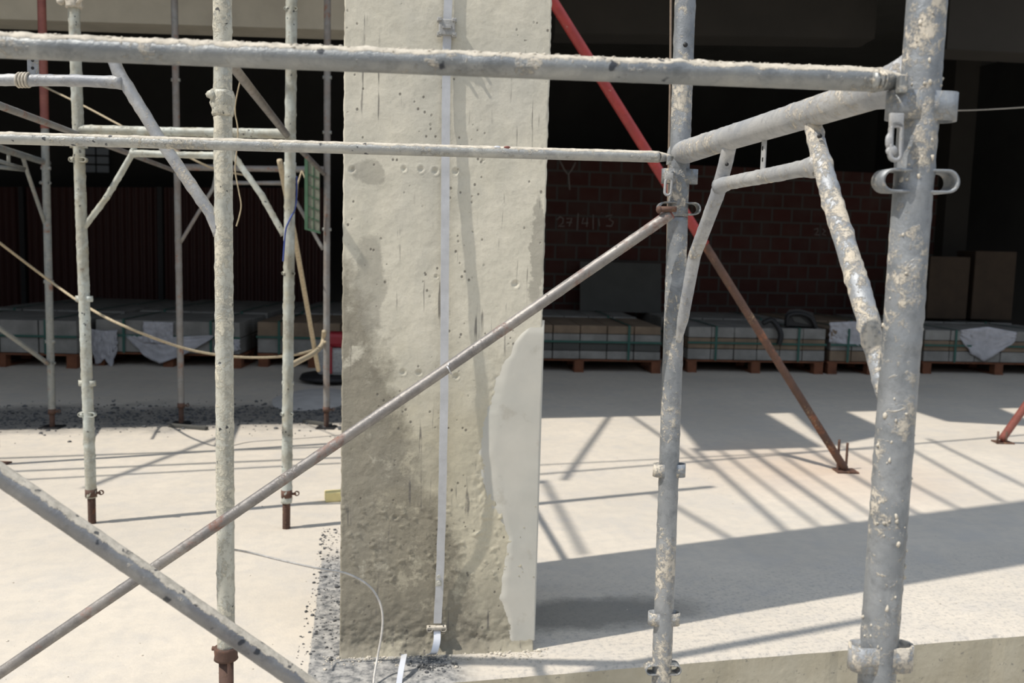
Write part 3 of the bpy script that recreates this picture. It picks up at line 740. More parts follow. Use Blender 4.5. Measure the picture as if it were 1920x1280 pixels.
rc, rd = P(-330, 249, 1.93), P(1235, 294, 2.12)
r2 = rail('guard_rail', [rc, rd], 0.0132, M['rail_pale'], 'thinner pale guard rail below the thick one, crossing the pillar at dimple height', 'guard rail', lump=0.0012)
bm = BM(); tube(bm, [rd, P(1250, 295, 2.13), P(1262, 297, 2.13)], [0.0125, 0.009, 0.005], 12); box(bm, P(1254, 300, 2.115), (0.010, 0.010, 0.022), fu, fv, bz, 0.001); obj('crimped_end', bm, M['rail'], r2)
for x_, m__, n__ in ((932, M['strap_bright'], 'white'), (951, M['redpole'], 'red')):
    bm = BM(); blob(bm, P(x_, 276, 2.045), 0.005, x_, (1.5, 0.7, 0.6), 2, 0.3); obj('paint_spot', bm, m__, r2)['label'] = n__+' spot'
bm = BM(); latch(bm, 1243, 1260, 325, 368, 2.10); obj('latch', bm, M['galv_dusty'], r2)

# ---- diagonal braces in front
brA = rail('cross_brace', [P(-60, 1302, 1.98), P(838, 690, 2.06), P(1256, 402, 2.11)], 0.0128, M['brace'], 'thin brown-grey cross brace rising from lower left to the loop on second post', 'cross brace', lump=0.0004, up=0)
bm = BM(); tube(bm, [P(1214, 431, 2.108), P(1258, 400, 2.112)], [0.0132, 0.0135], 16); obj('end_sleeve', bm, M['redpole'], brA)['label'] = 'faded red end'
bm = BM(); tube(bm, [P(1234, 392, 2.10), P(1268, 392, 2.10)], 0.0065, 12); blob(bm, P(1236, 393, 2.10), 0.009, 2, (0.8, 1, 1), 2, 0.1); obj('pin', bm, M['rust'], brA)
bm = BM(); tube(bm, [P(833, 698, 2.05), P(843, 680, 2.05)], 0.0016, 6); tube(bm, smooth_path([P(836, 684, 2.06), P(841, 691, 2.042), P(846, 701, 2.06)], 4), 0.0020, 6); obj('wire_tie', bm, M['strap'], brA)
rail('cross_brace', [P(-40, 862, 1.10), P(640, 1330, 1.17)], 0.0132, M['brace_near'], 'thick grey cross brace falling from the left edge to the bottom, nearest the camera', 'cross brace', lump=0.0005, up=0)

# ---- frame that holds the tall cream pole (its other post is left of the view)
def lat_frame(label, pl, pr, tr, low, kneeL, kneeR, Y, mat, mk=None, rp=0.0225, rt=0.020, rk=0.0125, plate=None, zfoot=0.0, ztop=3.3, lump=0.0014, name='scaffold_frame', matR=None, step=0.012, left=True, zr_end=None):
    mk = mk or mat
    a0, a1 = P(pl[0], pl[1], Y), P(pl[2], pl[3], Y); c0, c1 = P(pr[0], pr[1], Y), P(pr[2], pr[3], Y)
    th = thing(name, V(((a0.x+c0.x)/2 if left else c0.x, Y, zfoot)), label, 'scaffold frame', GFR)
    if left: bm = BM(); tube(bm, [at_z(a0, a1, ztop), at_z(a0, a1, zfoot+0.12)], rp, 20, step=step, lump=lump, lscale=50); obj('post', bm, mat, th)
    bm = BM(); tube(bm, [at_z(c0, c1, ztop), at_z(c0, c1, zr_end if zr_end is not None else zfoot+0.12)], rp, 20, step=step, lump=lump, lscale=50); obj('post', bm, matR or mat, th)
    def seg(nm, pts, r, m_):
        bm = BM(); tube(bm, [P(x, y, Y) for x, y in pts], r, 16, step=step, lump=lump*0.8, lscale=60); obj(nm, bm, m_, th)
    seg('transom', tr, [rt*1.15]+[rt]*(len(tr)-2)+[rt*1.15], mk)
    seg('lower_rail', low, [rk*1.3]+[rk]*(len(low)-2)+[rk*1.3], mk)
    if kneeL: seg('knee_brace', kneeL, rk, mk)
    if kneeR: seg('knee_brace', kneeR, rk*1.05, mk)
    if plate:
        bm = BM(); x, ya, yb = plate; p0, p1 = P(x, ya, Y), P(x, yb, Y); box(bm, (p0+p1)/2, (0.03*rk/0.0125*0.8, 0.004, (p0-p1).length)); pp = obj('stub_plate', bm, mk, th, smooth=False)
        bm = BM()
        for y in (0.35, 0.68): q = p0.lerp(p1, y)-V((0, 0.0028, 0)); tube(bm, [q, q+V((0, 0.001, 0))], 0.004, 8)
        obj('slot', bm, M['black'], pp, smooth=False)
    return th, (a0, a1), (c0, c1)
def foot(th, line, zf, mat, nut_r=0.03, plate=True, jack=0.13):
    """screw jack: nut collar, threaded stem, base plate"""
    q = at_z(line[0], line[1], zf); t_ = at_z(line[0], line[1], zf+jack)
    bm = BM(); tube(bm, [t_, q], 0.0165, 14)
    n = int(jack/0.008)
    for k in range(n):
        z = q.z+k*0.008; c = V((q.x, q.y, z)); tube(bm, [c, c+bz*0.004], [0.0185, 0.0165], 12)
    st = obj('jack_stem', bm, mat, th)
    bm = BM(); tube(bm, [t_+bz*0.03, t_-bz*0.005], nut_r*0.85, 12); 
    tube(bm, [t_+bz*0.012, t_+bz*0.012+V((nut_r+0.012, 0, 0))], 0.006, 8); ring_loop(bm, t_+V((nut_r+0.016, 0, 0.014)), V((1, 0, 0)), bz, V((0, 1, 0)), 0.012, 0.0115, 0.004, 0.008, 8)
    obj('jack_nut', bm, mat, th)
    if plate:
        bm = BM(); box(bm, (q.x, q.y, zf+0.004), (0.13, 0.13, 0.008), bevel=0.002); obj('base_plate', bm, M['black'], th, smooth=False)
M['jack'] = M['rust']
mth, ml, mr = lat_frame('scaffold frame with the tall cream cement-coated pole left of the pillar', (-258, 0, -215, 1220), (417, 0, 424, 1220), [(-120, 86), (0, 88), (200, 93), (414, 99)],
    [(-120, 146), (0, 150), (140, 151), (205, 153), (232, 155)], None, [(200, 78), (222, 135), (300, 262), (395, 400), (412, 440)], 2.25, M['cream'], M['galv_dusty'], rp=0.0218, rt=0.0200, rk=0.0140, plate=(62, 98, 142), zfoot=-0.4, lump=0.0022, left=False, zr_end=P(424, 1216, 2.25).z)
# wire binding on the lower rail
bm = BM()
for k in range(4): c = P(36+k*6, 150, 2.25); tube(bm, smooth_path([c+V((0.002*math.sin(a_), 0.0165*math.cos(a_), 0.0165*math.sin(a_))) for a_ in [i*math.pi/4 for i in range(9)]], 2), 0.003, 6)
obj('wire_binding', bm, M['dirt'], mth)
c = at_z(*mr, P(417, 186, 2.25).z)
bm = BM(); tube(bm, [c+bz*0.020, c+bz*0.006, c-bz*0.004, c-bz*0.04], [0.0245, 0.029, 0.0285, 0.0240], 20, step=0.006, lump=0.004, lscale=90); blob(bm, c+V((-0.02, -0.018, 0.008)), 0.013, 4, (1, 1, 1), 2, 0.4); obj('coupling_collar', bm, M['cream'], mth)
bm = BM(); c = at_z(*mr, P(424, 1220, 2.25).z); tube(bm, [c+bz*0.012, c-bz*0.022], 0.029, 16, step=0.006, lump=0.002); tube(bm, [c+bz*0.006+V((-0.036, 0, 0)), c+bz*0.006], 0.006, 8); obj('jack_nut', bm, M['rust'], mth)
bm = BM(); q = at_z(*mr, -0.4); tube(bm, [c, q], 0.0185, 14)
for k in range(56): z = q.z+k*0.008; tube(bm, [V((q.x, q.y, z)), V((q.x, q.y, z+0.004))], [0.0215, 0.0185], 12)
obj('jack_stem', bm, M['rust'], mth)
bm = BM(); box(bm, (q.x, q.y, -0.396), (0.13, 0.13, 0.008), bevel=0.002); obj('base_plate', bm, M['rust'], mth, smooth=False)

# ---- second row: posts at 150 and 540
nth, nl, nr = lat_frame('pale scaffold frame of the second row, behind the cream pole', (138, 0, 172, 960), (547, 0, 537, 980), [(140, 243), (330, 247), (542, 251)],
    [(245, 287), (330, 290), (437, 292)], [(256, 250), (250, 285), (200, 370), (152, 434)], [(432, 250), (437, 290), (490, 365), (532, 440)], 4.02, M['pale'], rp=0.0235, rt=0.0190, rk=0.0130, zfoot=0.0, lump=0.0028)
foot(nth, nl, 0.0, M['rust'], jack=0.13, plate=False); foot(nth, nr, 0.0, M['rust'], jack=0.15, plate=False)
def node(th, line, x, y, Y, mat, s=1.0, k=0):
    c = at_z(line[0], line[1], P(x, y, Y).z); bm = BM()
    if k == 0: ring_loop(bm, c, V((1, 0, 0)), V((0, 1, 0)), bz, 0.045*s, 0.020*s, 0.005*s, 0.030*s, 5)
    else:
        ring_loop(bm, c-V((0, 0.01, 0)), V((1, 0, 0)), bz, V((0, 1, 0)), 0.048*s, 0.014*s, 0.004*s, 0.030*s, 6)
        blob(bm, c+V((-0.026*s, -0.018, 0)), 0.013*s, k, (1, 1, 1), 1, 0.4)
    obj('brace_loop' if k else 'lug', bm, mat, th)
for (x, y, k) in ((148, 272, 0), (150, 300, 2), (161, 560, 0), (165, 718, 0), (167, 776, 3)): node(nth, nl, x, y, 4.02, M['pale'], 0.85 if k == 0 else 0.8, k)
bm = BM(); c = at_z(*nl, P(137, 6, 4.02).z); tube(bm, [c+bz*0.02, c-bz*0.02], 0.034, 14, step=0.006, lump=0.005)
tube(bm, [c+V((0.02, -0.02, -0.01)), c+V((0.085, -0.03, 0.05))], 0.008, 8); blob(bm, c+V((-0.045, -0.02, 0)), 0.020, 3, (1, 1, 0.8), 1, 0.3); obj('clamp', bm, M['dirt'], nth)
for (x, y, k) in ((548, 18, 4), (541, 308, 0), (537, 512, 3), (537, 718, 0), (536, 775, 2)): node(nth, nr, x, y, 4.02, M['pale'], 0.6, k)

# ---- third row: posts at 340 and 612
fth, fl, frr = lat_frame('rust-stained far scaffold frame under the slab, third row', (327, 0, 340, 795), (614, 0, 612, 797), [(334, 313), (470, 316), (608, 318)],
    [(405, 342), (470, 343), (530, 343)], [(408, 318), (400, 352), (338, 455)], [(527, 318), (552, 372), (606, 468)], 6.3, M['oldrust'], rp=0.0225, rt=0.020, rk=0.0125, zfoot=0.0, lump=0.001, ztop=4.2, step=0.03)
foot(fth, fl, 0.0, M['rust'], jack=0.12); foot(fth, frr, 0.0, M['rust'], jack=0.12)
for (ln, x, ys) in ((fl, 332, (150,)), (frr, 612, (145, 248, 430))):
    for y in ys: node(fth, ln, x, y, 6.3, M['old'], 0.7, 0)
# ---- far left frame running into the depth
A4 = V((-3.12, 6.06, 0)); B4 = V((-2.90, 5.02, 0))
t4, b4 = P(78, 0, 6.06), P(98, 795, 6.06)
lth = thing('scaffold_frame', V((A4.x, A4.y, 0)), 'old grey scaffold frame at the far left with faded red upper tube', 'scaffold frame', GFR)
zr = P(84, 235, 6.06).z
bm = BM(); tube(bm, [at_z(t4, b4, zr), at_z(t4, b4, 0.1)], 0.0245, 16, step=0.03, lump=0.001); obj('post', bm, M['old'], lth)
bm = BM(); tube(bm, [at_z(t4, b4, 4.2), at_z(t4, b4, zr-0.02)], 0.0265, 16, step=0.03); obj('upper_tube', bm, M['redpole'], lth)['label'] = 'faded red upper tube'
def fp4(x, y): return PL(x, y, A4, B4)
bm = BM(); tube(bm, [V((B4.x, B4.y, 4.2)), V((B4.x, B4.y, 0.1))], 0.0235, 16, step=0.05); obj('post', bm, M['old'], lth)
bm = BM(); tube(bm, [fp4(90, 306), fp4(0, 278), fp4(-16, 273)], 0.020, 14, step=0.03, lump=0.001); obj('transom', bm, M['old'], lth)
bm = BM(); tube(bm, [fp4(45, 316), fp4(20, 309), fp4(-5, 301)], 0.0125, 12); tube(bm, [fp4(44, 318), fp4(-8, 312)], 0.0125, 12); obj('lower_rail', bm, M['old'], lth)
bm = BM(); tube(bm, [fp4(43, 294), fp4(52, 325), fp4(88, 430)], 0.0125, 12, step=0.03); obj('knee_brace', bm, M['old'], lth)
bm = BM(); tube(bm, [fp4(16, 284), fp4(16, 308)], 0.010, 8); obj('stub_plate', bm, M['old'], lth)
foot(lth, (t4, b4), 0.0, M['rust'], jack=0.10)
bm = BM(); box(bm, (B4.x, B4.y, 0.004), (0.12, 0.12, 0.008)); tube(bm, [V((B4.x, B4.y, 0.12)), V((B4.x, B4.y, 0.0))], 0.017, 10); obj('base_plate', bm, M['rust'], lth, smooth=False)
for (y, k) in ((315, 0), (343, 1), (528, 0), (640, 0), (680, 2)): node(lth, (t4, b4), 90, y, 6.06, M['old'], 0.75, k)

# ---- far braces
def thin_brace(pts, r, mat, label, lump=0.0008):
    return rail('cross_brace', pts, r, mat, label, 'cross brace', step=0.03, lump=lump, up=0.3, seg=12)
thin_brace([P(-60, 176, 2.75), P(130, 246, 3.9), P(332, 322, 6.2)], 0.0132, M['oldrust'], 'cross brace entering high at the left edge and running back to the third row')
thin_brace([P(424, 108, 2.60), P(545, 262, 4.15), P(608, 326, 6.2)], 0.0150, M['brace'], 'cross brace running back from the top of the cream pole, rusty at far end')
thin_brace([P(-60, 572, 5.3), P(90, 681, 6.03)], 0.0150, M['old'], 'short visible brace low at the left edge, fixed to the far left pole')
thin_brace([P(524, 300, 4.9), P(552, 440, 5.2), P(597, 694, 6.15)], 0.0150, M['rope'], 'pale steep brace between the second and third row, left of the pillar')
# unseen tubes added above the view to draw the long shadows on the floor
def over_tube(name, x0, y0, x1, y1, h, r, lab, mat, group):
    a, b = shade_src(x0, y0, h), shade_src(x1, y1, h); bm = BM(); tube(bm, [a, b], r, 12)
    return tag(obj(name, bm, mat, origin=a), lab, 'tube', group)
for x0, y0, x1, y1, h, r, lab in ((-200, 866, 660, 836, 3.3, 0.0176, 'added tube above the view that draws the farthest shadow line on the left floor'),
        (-200, 893, 680, 856, 3.3, 0.0176, 'added tube above the view that draws the middle shadow line on the left floor'),
        (-200, 912, 640, 868, 3.2, 0.0144, 'added tube above the view that draws the nearest shadow line on the left floor'),
        (160, 915, 430, 812, 3.6, 0.0192, 'added diagonal tube above the view shading the floor left of the cream pole'),
        (960, 893, 1960, 812, 3.9, 0.0160, 'long added tube above the view that shades the floor behind second post'),
        (960, 874, 1700, 838, 3.7, 0.0112, 'thin added shadow tube above the view over the floor behind second post'),
        (1000, 784, 1250, 776, 3.9, 0.0160, 'short added shadow tube above the view over the far edge of the sun patch'),
        (1058, 900, 1150, 770, 4.1, 0.0192, 'added diagonal shadow tube above the view right of the pillar'),
        (1185, 780, 1330, 880, 4.1, 0.0160, 'added diagonal shadow tube above the view between pillar and second post')):
    over_tube('shadow_tube', x0, y0, x1, y1, h, r, lab, M['old'], 'shadow tubes added above the view')
for k, (x0, y0, x1, y1, r) in enumerate(((1300, 840, 1478, 1000, 0.0186), (1345, 840, 1548, 998, 0.0136), (1395, 838, 1600, 985, 0.0198), (1440, 836, 1640, 970, 0.0136), (1500, 832, 1740, 975, 0.0186), (1570, 832, 1800, 955, 0.0136), (1680, 826, 1880, 940, 0.0155), (1740, 822, 1960, 930, 0.0155), (1225, 925, 1370, 1010, 0.0161), (1020, 900, 1095, 1040, 0.0161))):
    over_tube('slant_shadow_tube', x0, y0, x1, y1, HS-0.1, r, 'added tube under the overhead boards, casting the %s slanting shadow line' % ('first second third fourth fifth sixth seventh eighth ninth tenth'.split()[k]), M['old'], 'slanting shadow tubes added above the view')  # out-of-view tubes added to cast the slanting shadow lines

# ---- red prop
pf = G(1583, 884)+bz*0.02
ptop = P(1030, -8, 5.02); dirp = (ptop-pf).normalized(); pext = pf+dirp*4.0
pm = pf.lerp(ptop, 0.44)
pr_ = thing('steel_prop', G(1583, 884), 'long leaning steel prop, red above and rusty brown below, crossing behind second post', 'prop', 'steel props')
bm = BM(); tube(bm, [pf.lerp(ptop, 0.505), pext], 0.0290, 18, step=0.04); obj('outer_tube', bm, M['red'], pr_)['label'] = 'red painted upper tube'
bm = BM(); tube(bm, [pf, pf.lerp(ptop, 0.52)], 0.0235, 18, step=0.02, lump=0.001); obj('inner_tube', bm, M['rust'], pr_)['label'] = 'rusty lower tube'
bm = BM(); box(bm, G(1585, 884)+bz*0.006, (0.13, 0.11, 0.010), bevel=0.002); obj('foot_plate', bm, M['rust'], pr_, smooth=False)
for k, (x, y0, y1, d) in enumerate(((1570, 824, 884, 0.0), (1586, 830, 880, 0.05))):
    g = G(x, y1); bm = BM(); h = (G(x, y1)-P(x, y0, g.y)).length
    tube(bm, [g-bz*0.01, g+bz*h], 0.008, 8, step=0.01, lump=0.001)
    o = obj('steel_pin', bm, M['rust'], origin=g); tag(o, ['rusty steel pin in the floor left of the prop foot', 'rusty steel pin in the floor right of the prop foot'][k], 'pin', 'pins at the prop foot')
pf2 = G(1877, 830)+bz*0.02; pt2 = pf2+V((0.9, -0.1, 0.93)).normalized()*2.9
P2d = (P(1922, 762, 6.35)-pf2).normalized(); pt2 = pf2+P2d*3.0
pr2 = thing('steel_prop', G(1877, 830), 'short visible foot of a second red prop at the right edge', 'prop', 'steel props')
bm = BM(); tube(bm, [pf2, pt2], 0.027, 16, step=0.04); obj('outer_tube', bm, M['redpole'], pr2)
bm = BM(); box(bm, G(1880, 830)+bz*0.006, (0.12, 0.10, 0.010), bevel=0.002); obj('foot_plate', bm, M['rust'], pr2, smooth=False)
for x in (1870, 1886):
    g = G(x, 832); bm = BM(); tube(bm, [g, g+bz*0.09], 0.008, 8); o = obj('steel_pin', bm, M['rust'], origin=g)
    tag(o, 'short rusty pin %s the second prop foot at right edge' % ('left of' if x == 1870 else 'right of'), 'pin', 'pins at the prop foot')

# ================================================================= ROPES, WIRES
def cable(name, pts, r, mat, label, cat, n=8):
    pp = smooth_path(pts, n); bm = BM(); tube(bm, pp, r, 8); o = obj(name, bm, mat, origin=pp[-1]); return tag(o, label, cat)
cable('rope', [P(78, 160, 6.0), P(160, 200, 5.6), P(240, 242, 5.3), P(330, 283, 5.3), P(402, 316, 5.4), P(470, 330, 6.2)], 0.006, M['rope'], 'thin pale rope slanting from the red tube down past the third row', 'rope')
cable('sagging_cable', [P(-40, 425, 5.4), P(90, 524, 5.97), P(165, 576, 5.6), P(235, 612, 5.4), P(330, 648, 5.6), P(400, 664, 5.7), P(470, 670, 5.8), P(540, 667, 5.95), P(590, 655, 6.2), P(611, 640, 6.26)], 0.0085, M['rope'], 'long sagging tan cable hung between the far poles', 'cable')
cable('hose', [P(535, 690, 4.3), P(560, 677, 4.9), P(588, 662, 5.6), P(604, 645, 6.24), P(608, 620, 6.26)], 0.016, M['rope'], 'thick pale hose end bending up at the pole left of the pillar', 'hose')
cable('hanging_wire', [P(450, 152, 3.0), P(442, 190, 3.0), P(441, 212, 3.0), P(446, 245, 3.0), P(443, 290, 3.0), P(441, 320, 3.0), P(448, 360, 3.0), P(452, 385, 3.0), P(448, 408, 3.0), P(443, 424, 3.0)], 0.0022, M['rope'], 'thin wavy wire hanging right of the cream pole', 'wire')
cable('ground_wire', [P(437, 1030, 2.53), P(470, 1036, 2.60), P(540, 1053, 2.62), P(600, 1066, 2.64), P(650, 1075, 2.66), P(688, 1095, 2.66), P(708, 1120, 2.65), P(717, 1150, 2.64), P(716, 1185, 2.63), P(709, 1225, 2.62), P(702, 1265, 2.58), P(698, 1310, 2.53)], 0.0034, M['wire'], 'grey wire looping from the cream pole down in front of the pillar', 'wire', 10)
cable('upright_wire', [P(1258, -20, 2.3), P(1257, 120, 2.3), P(1254, 300, 2.3), P(1252, 420, 2.3), P(1249, 600, 2.3), P(1245, 720, 2.3), P(1241, 790, 2.3)], 0.0028, M['wire_brown'], 'thin brown wire hanging close along the second post', 'wire')
cable('string', [P(556, 330, 4.05), P(556, 365, 4.04), P(553, 390, 4.02), P(543, 412, 3.99), P(536, 430, 3.985), P(533, 460, 3.985), P(531, 490, 3.985)], 0.004, M['blue'], 'blue string tied round the pale pole left of the pillar', 'string')
cable('far_cable', [P(1700, 196, 9.0), P(1780, 207, 9.0), P(1920, 201, 9.0), P(2000, 192, 9.0)], 0.006, M['wire'], 'thin pale line strung in the dark at upper right', 'cable')
bm = BM(); pp = [P(566, 320, 6.2), P(558, 345, 6.2), P(556, 372, 6.2)]; tube(bm, pp, 0.006, 6); tube(bm, [P(566, 320, 6.2), P(577, 346, 6.2)], 0.005, 6); 
tag(obj('tie_wire', bm, M['rope'], origin=pp[0]), 'frayed tie holding the green tag panel', 'wire')

# green tag panel
g0 = P(585, 368, 6.15); tg = thing('tag_panel', g0, 'green framed inspection tag panel hanging on the rusty third-row frame', 'panel')
w = (P(601, 368, 6.15)-P(574, 368, 6.15)).x
def slantbox(bm, x0, x1, yt0, yt1, yb0, yb1, Y, th):
    a, b, c, d = P(x0, yt0, Y), P(x1, yt1, Y), P(x1, yb1, Y), P(x0, yb0, Y); o_ = V((0, th, 0)); loft(bm, [[a, b, c, d], [a+o_, b+o_, c+o_, d+o_]])
bm = BM(); slantbox(bm, 576, 599, 300, 316, 426, 434, 6.15, 0.012); obj('board', bm, M['greenpanel'], tg, smooth=False)
bm = BM(); slantbox(bm, 571, 577, 296, 300, 426, 428, 6.14, 0.03); slantbox(bm, 571, 600, 426, 434, 430, 438, 6.14, 0.03); obj('frame', bm, M['green'], tg, smooth=False)['label'] = 'green edge frame'
bm = BM()
for k in range(5): y = 325+k*20; slantbox(bm, 577, 598, y, y+8, y+2, y+10, 6.145, 0.004)
slantbox(bm, 587, 588.5, 306, 307, 430, 431, 6.145, 0.004); obj('bar', bm, M['green'], tg, smooth=False)

# ================================================================= PALLETS WITH TILE STACKS
def pallet(c, w, d, label, ang):
    a = V((math.cos(ang), math.sin(ang), 0)); b = V((-a.y, a.x, 0))
    th = thing('wooden_pallet', c, label, 'pallet', 'wooden pallets along the back')
    bm = BM(); n = 7
    for k in range(n): box(bm, c+b*((k+0.5)/n-0.5)*d+bz*0.130, (w, d/n*0.75, 0.020), a, b, bz)
    obj('deck', bm, M['wood'], th, smooth=False)
    for i in (-1, 0, 1):
        bm = BM()
        for j in (-1, 0, 1): box(bm, c+a*i*(w/2-0.06)+b*j*(d/2-0.06)+bz*0.07, (0.10, 0.10, 0.10), a, b, bz)
        box(bm, c+a*i*(w/2-0.06)+bz*0.01, (0.10, d, 0.02), a, b, bz); obj('runner', bm, M['wood'], th, smooth=False)
    return a, b
def stack(c, w, d, h, label, ang, mat, nx=5, nz=3, rnd=0, straps=(0.2, 0.8), film=None):
    a = V((math.cos(ang), math.sin(ang), 0)); b = V((-a.y, a.x, 0)); rg = random.Random(rnd)
    th = thing('tile_stack', c+bz*0.14, label, 'tile stack', 'strapped tile stacks along the back')
    for z in range(nz):
        bm = BM()
        for i in range(nx):
            for j in range(2):
                box(bm, c+a*((i+0.5)/nx-0.5)*w+b*((j+0.5)/2-0.5)*d+bz*(0.142+h*(z+0.5)/nz)+b*rg.uniform(-0.008, 0.008), (w/nx*0.97, d/2*0.98, h/nz*0.95), a, b, bz, 0.006)
        obj('carton_layer', bm, mat[z % len(mat)], th, smooth=False)
    for s in straps:
        bm = BM(); x = (s-0.5)*w; f = c+a*x-b*(d/2+0.012)
        box(bm, f+bz*(0.142+h/2), (0.025, 0.003, h+0.01), a, b, bz); box(bm, c+a*x+bz*(0.142+h+0.006), (0.025, d+0.03, 0.003), a, b, bz); obj('strap', bm, M['gstrap'], th, smooth=False)
    bm = BM(); box(bm, c-b*(d/2+0.013)+bz*(0.142+h*0.52), (w+0.01, 0.003, 0.022), a, b, bz); obj('strap', bm, M['gstrap'], th, smooth=False)
    return a, b
def film_sheet(name, pts_top, drop, label, seed, Yp):
    """crumpled plastic hanging in front of a stack: top edge in pixels, drop lengths in metres"""
    bm = BM(); n = 26; m_ = 14; rows = []
    for i in range(n+1):
        t = i/n; k = t*(len(pts_top)-1); a = int(min(k, len(pts_top)-2)); f = k-a
        x = pts_top[a][0]*(1-f)+pts_top[a+1][0]*f; y = pts_top[a][1]*(1-f)+pts_top[a+1][1]*f
        k2 = t*(len(drop)-1); a2 = int(min(k2, len(drop)-2)); f2 = k2-a2; dr = drop[a2]*(1-f2)+drop[a2+1]*f2
        p = P(x, y, Yp); col = []
        for j in range(m_+1):
            s = j/m_; q = p-bz*dr*s; q = q+V((0.02*noise.noise(V((i*0.5, j*0.4, seed))), -0.03*abs(noise.fractal(V((i*0.45, j*0.35, seed+4)), 0.8, 2, 3))-0.004, 0)); col.append(bm.verts.new(q))
        rows.append(col)
    for i in range(n):
        for j in range(m_): bm.faces.new((rows[i][j], rows[i+1][j], rows[i+1][j+1], rows[i][j+1]))
    g = bmesh.ops.extrude_face_region(bm, geom=list(bm.faces)); bmesh.ops.translate(bm, verts=[v for v in g['geom'] if isinstance(v, bmesh.types.BMVert)], vec=(0, 0.003, 0))
    o = obj(name, bm, M['film'], origin=P(pts_top[0][0], pts_top[0][1], Yp)); return tag(o, label, 'plastic film', 'loose plastic film on the tile stacks')
cols = [(-160, 150, 688, 'at the far left edge'), (166, 456, 688, 'behind the two left poles'), (478, 690, 690, 'behind the pale pole left of pillar'), (930, 1238, 698, 'just right of the pillar'),
        (1292, 1542, 700, 'under the black bag'), (1556, 1716, 703, 'left of the near post'), (1738, 2010, 703, 'at the right edge')]
mats = [[M['tile']], [M['tile'], M['tile']], [M['tile'], M['tiletan']], [M['tile'], M['board'], M['tile'], M['tiletan']], [M['tile'], M['tiletan']], [M['tiletan'], M['tile']], [M['tile'], M['tiletan'], M['tile']]]
rowname = ('front row', 'middle row', 'back row')
for k, (x0, x1, yb, where) in enumerate(cols):
    a, b = G(x0, yb), G(x1, yb+(x1-x0)*0.004)
    ang = math.radians(2) if k < 3 else math.radians(5); w = (b-a).length
    d = 1.12; u_ = V((math.cos(ang), math.sin(ang), 0)); v_ = V((-u_.y, u_.x, 0)); h = 0.33 if k < 3 else 0.36
    base = (a+b)/2; base.z = 0
    nrow = 3 if k < 3 else 2
    for r in range(nrow):
        c = base + v_*(d/2+0.03+r*1.2)
        if r == 0 or True:
            pallet(c, w, d, 'wooden pallet %s, %s, carrying strapped tiles' % (where, rowname[r]), ang)
        stack(c, w-0.04*(k % 2), d, h+0.015*(r % 2), 'strapped tile stack %s, %s' % (where, rowname[r]), ang, mats[k], nx=(4, 5, 4, 6, 6, 4, 6)[k], nz=(2, 2, 2, 4, 3, 3, 3)[k] if r == 0 else 1, rnd=k*3+r)
Yf = 8.85
film_sheet('plastic_film', [(168, 616), (196, 620), (220, 618)], [0.20, 0.36, 0.28, 0.4, 0.2], 'torn plastic film hanging between the first two stacks at left', 1, 9.085)
film_sheet('plastic_film', [(238, 628), (300, 632), (400, 628)], [0.02, 0.2, 0.27, 0.18, 0.03], 'pointed white plastic sheet hanging from the stack behind the left poles', 2, 9.105)
film_sheet('plastic_film', [(268, 602), (325, 604)], [0.22, 0.22], 'small white sheet taped to the stack behind the left poles', 3, 9.095)
film_sheet('plastic_film', [(415, 634), (450, 636)], [0.20, 0.16, 0.1], 'plastic rag at right end of the stack behind the left poles', 4, 9.135)
film_sheet('plastic_film', [(1800, 618), (1850, 612), (1905, 622)], [0.10, 0.30, 0.40, 0.26, 0.10], 'big crumpled plastic sheet hanging at the right edge', 5, 10.24)
film_sheet('plastic_film', [(1556, 604), (1600, 602), (1640, 606)], [0.22, 0.28, 0.24], 'crumpled plastic over stack left of the near post', 6, 9.97)
film_sheet('plastic_film', [(1075, 655), (1100, 657), (1122, 655)], [0.10, 0.12, 0.10], 'grey flap hanging under the stack right of the pillar', 7, 9.9)
# black bag and its strap on the stack
bgc = P(1500, 617, 9.9); bgc.z = 0.523
bg_ = thing('tool_bag', bgc, 'black tool bag with carrying handle lying on the tile stack', 'bag')
bm = BM(); 
sh = [(1470, 616), (1472, 596), (1480, 586), (1500, 585), (1524, 592), (1534, 619)]
sh = [(x, y-6) for x, y in sh]
loft(bm, [[P(x, y, 9.98) for x, y in sh], [P(x, y-5, 10.25) for x, y in [(1474, 614), (1477, 600), (1484, 592), (1500, 591), (1519, 596), (1529, 614)]]]); obj('body', bm, M['black'], bg_, smooth=False)
bm = BM(); tube(bm, smooth_path([P(x, y, 9.95) for x, y in [(1476, 612), (1478, 592), (1500, 588), (1520, 596), (1530, 615)]], 5), 0.02, 8); obj('handle', bm, M['black'], bg_)
bm = BM(); loft(bm, [[P(x, y, 9.97) for x, y in [(1484, 593), (1500, 594), (1518, 609), (1490, 603)]], [P(x, y, 9.975) for x, y in [(1484, 593), (1500, 594), (1518, 609), (1490, 603)]]]); obj('panel', bm, M['board'], bg_, smooth=False)['label'] = 'grey side panel'
cable('black_strap', [P(1430, 606, 9.85), P(1446, 600, 9.85), P(1458, 612, 9.82), P(1464, 628, 9.80), P(1460, 646, 9.80)], 0.03, M['black'], 'black strap curling down over the tile stack beside the bag', 'strap')
# grey board leaning at the brick wall
a, b = P(1088, 490, 11.85), P(1240, 494, 12.0); c2, d2 = P(1240, 575, 11.7), P(1088, 572, 11.6)
c2.z = d2.z = 0.51
bm = BM(); o_ = V((0, 0.03, 0)); loft(bm, [[a, b, c2, d2], [a+o_, b+o_, c2+o_, d2+o_]]); tag(obj('board', bm, M['board'], smooth=False, origin=(a+c2)/2), 'grey board leaning on the brick wall behind the stacks right of pillar', 'board')
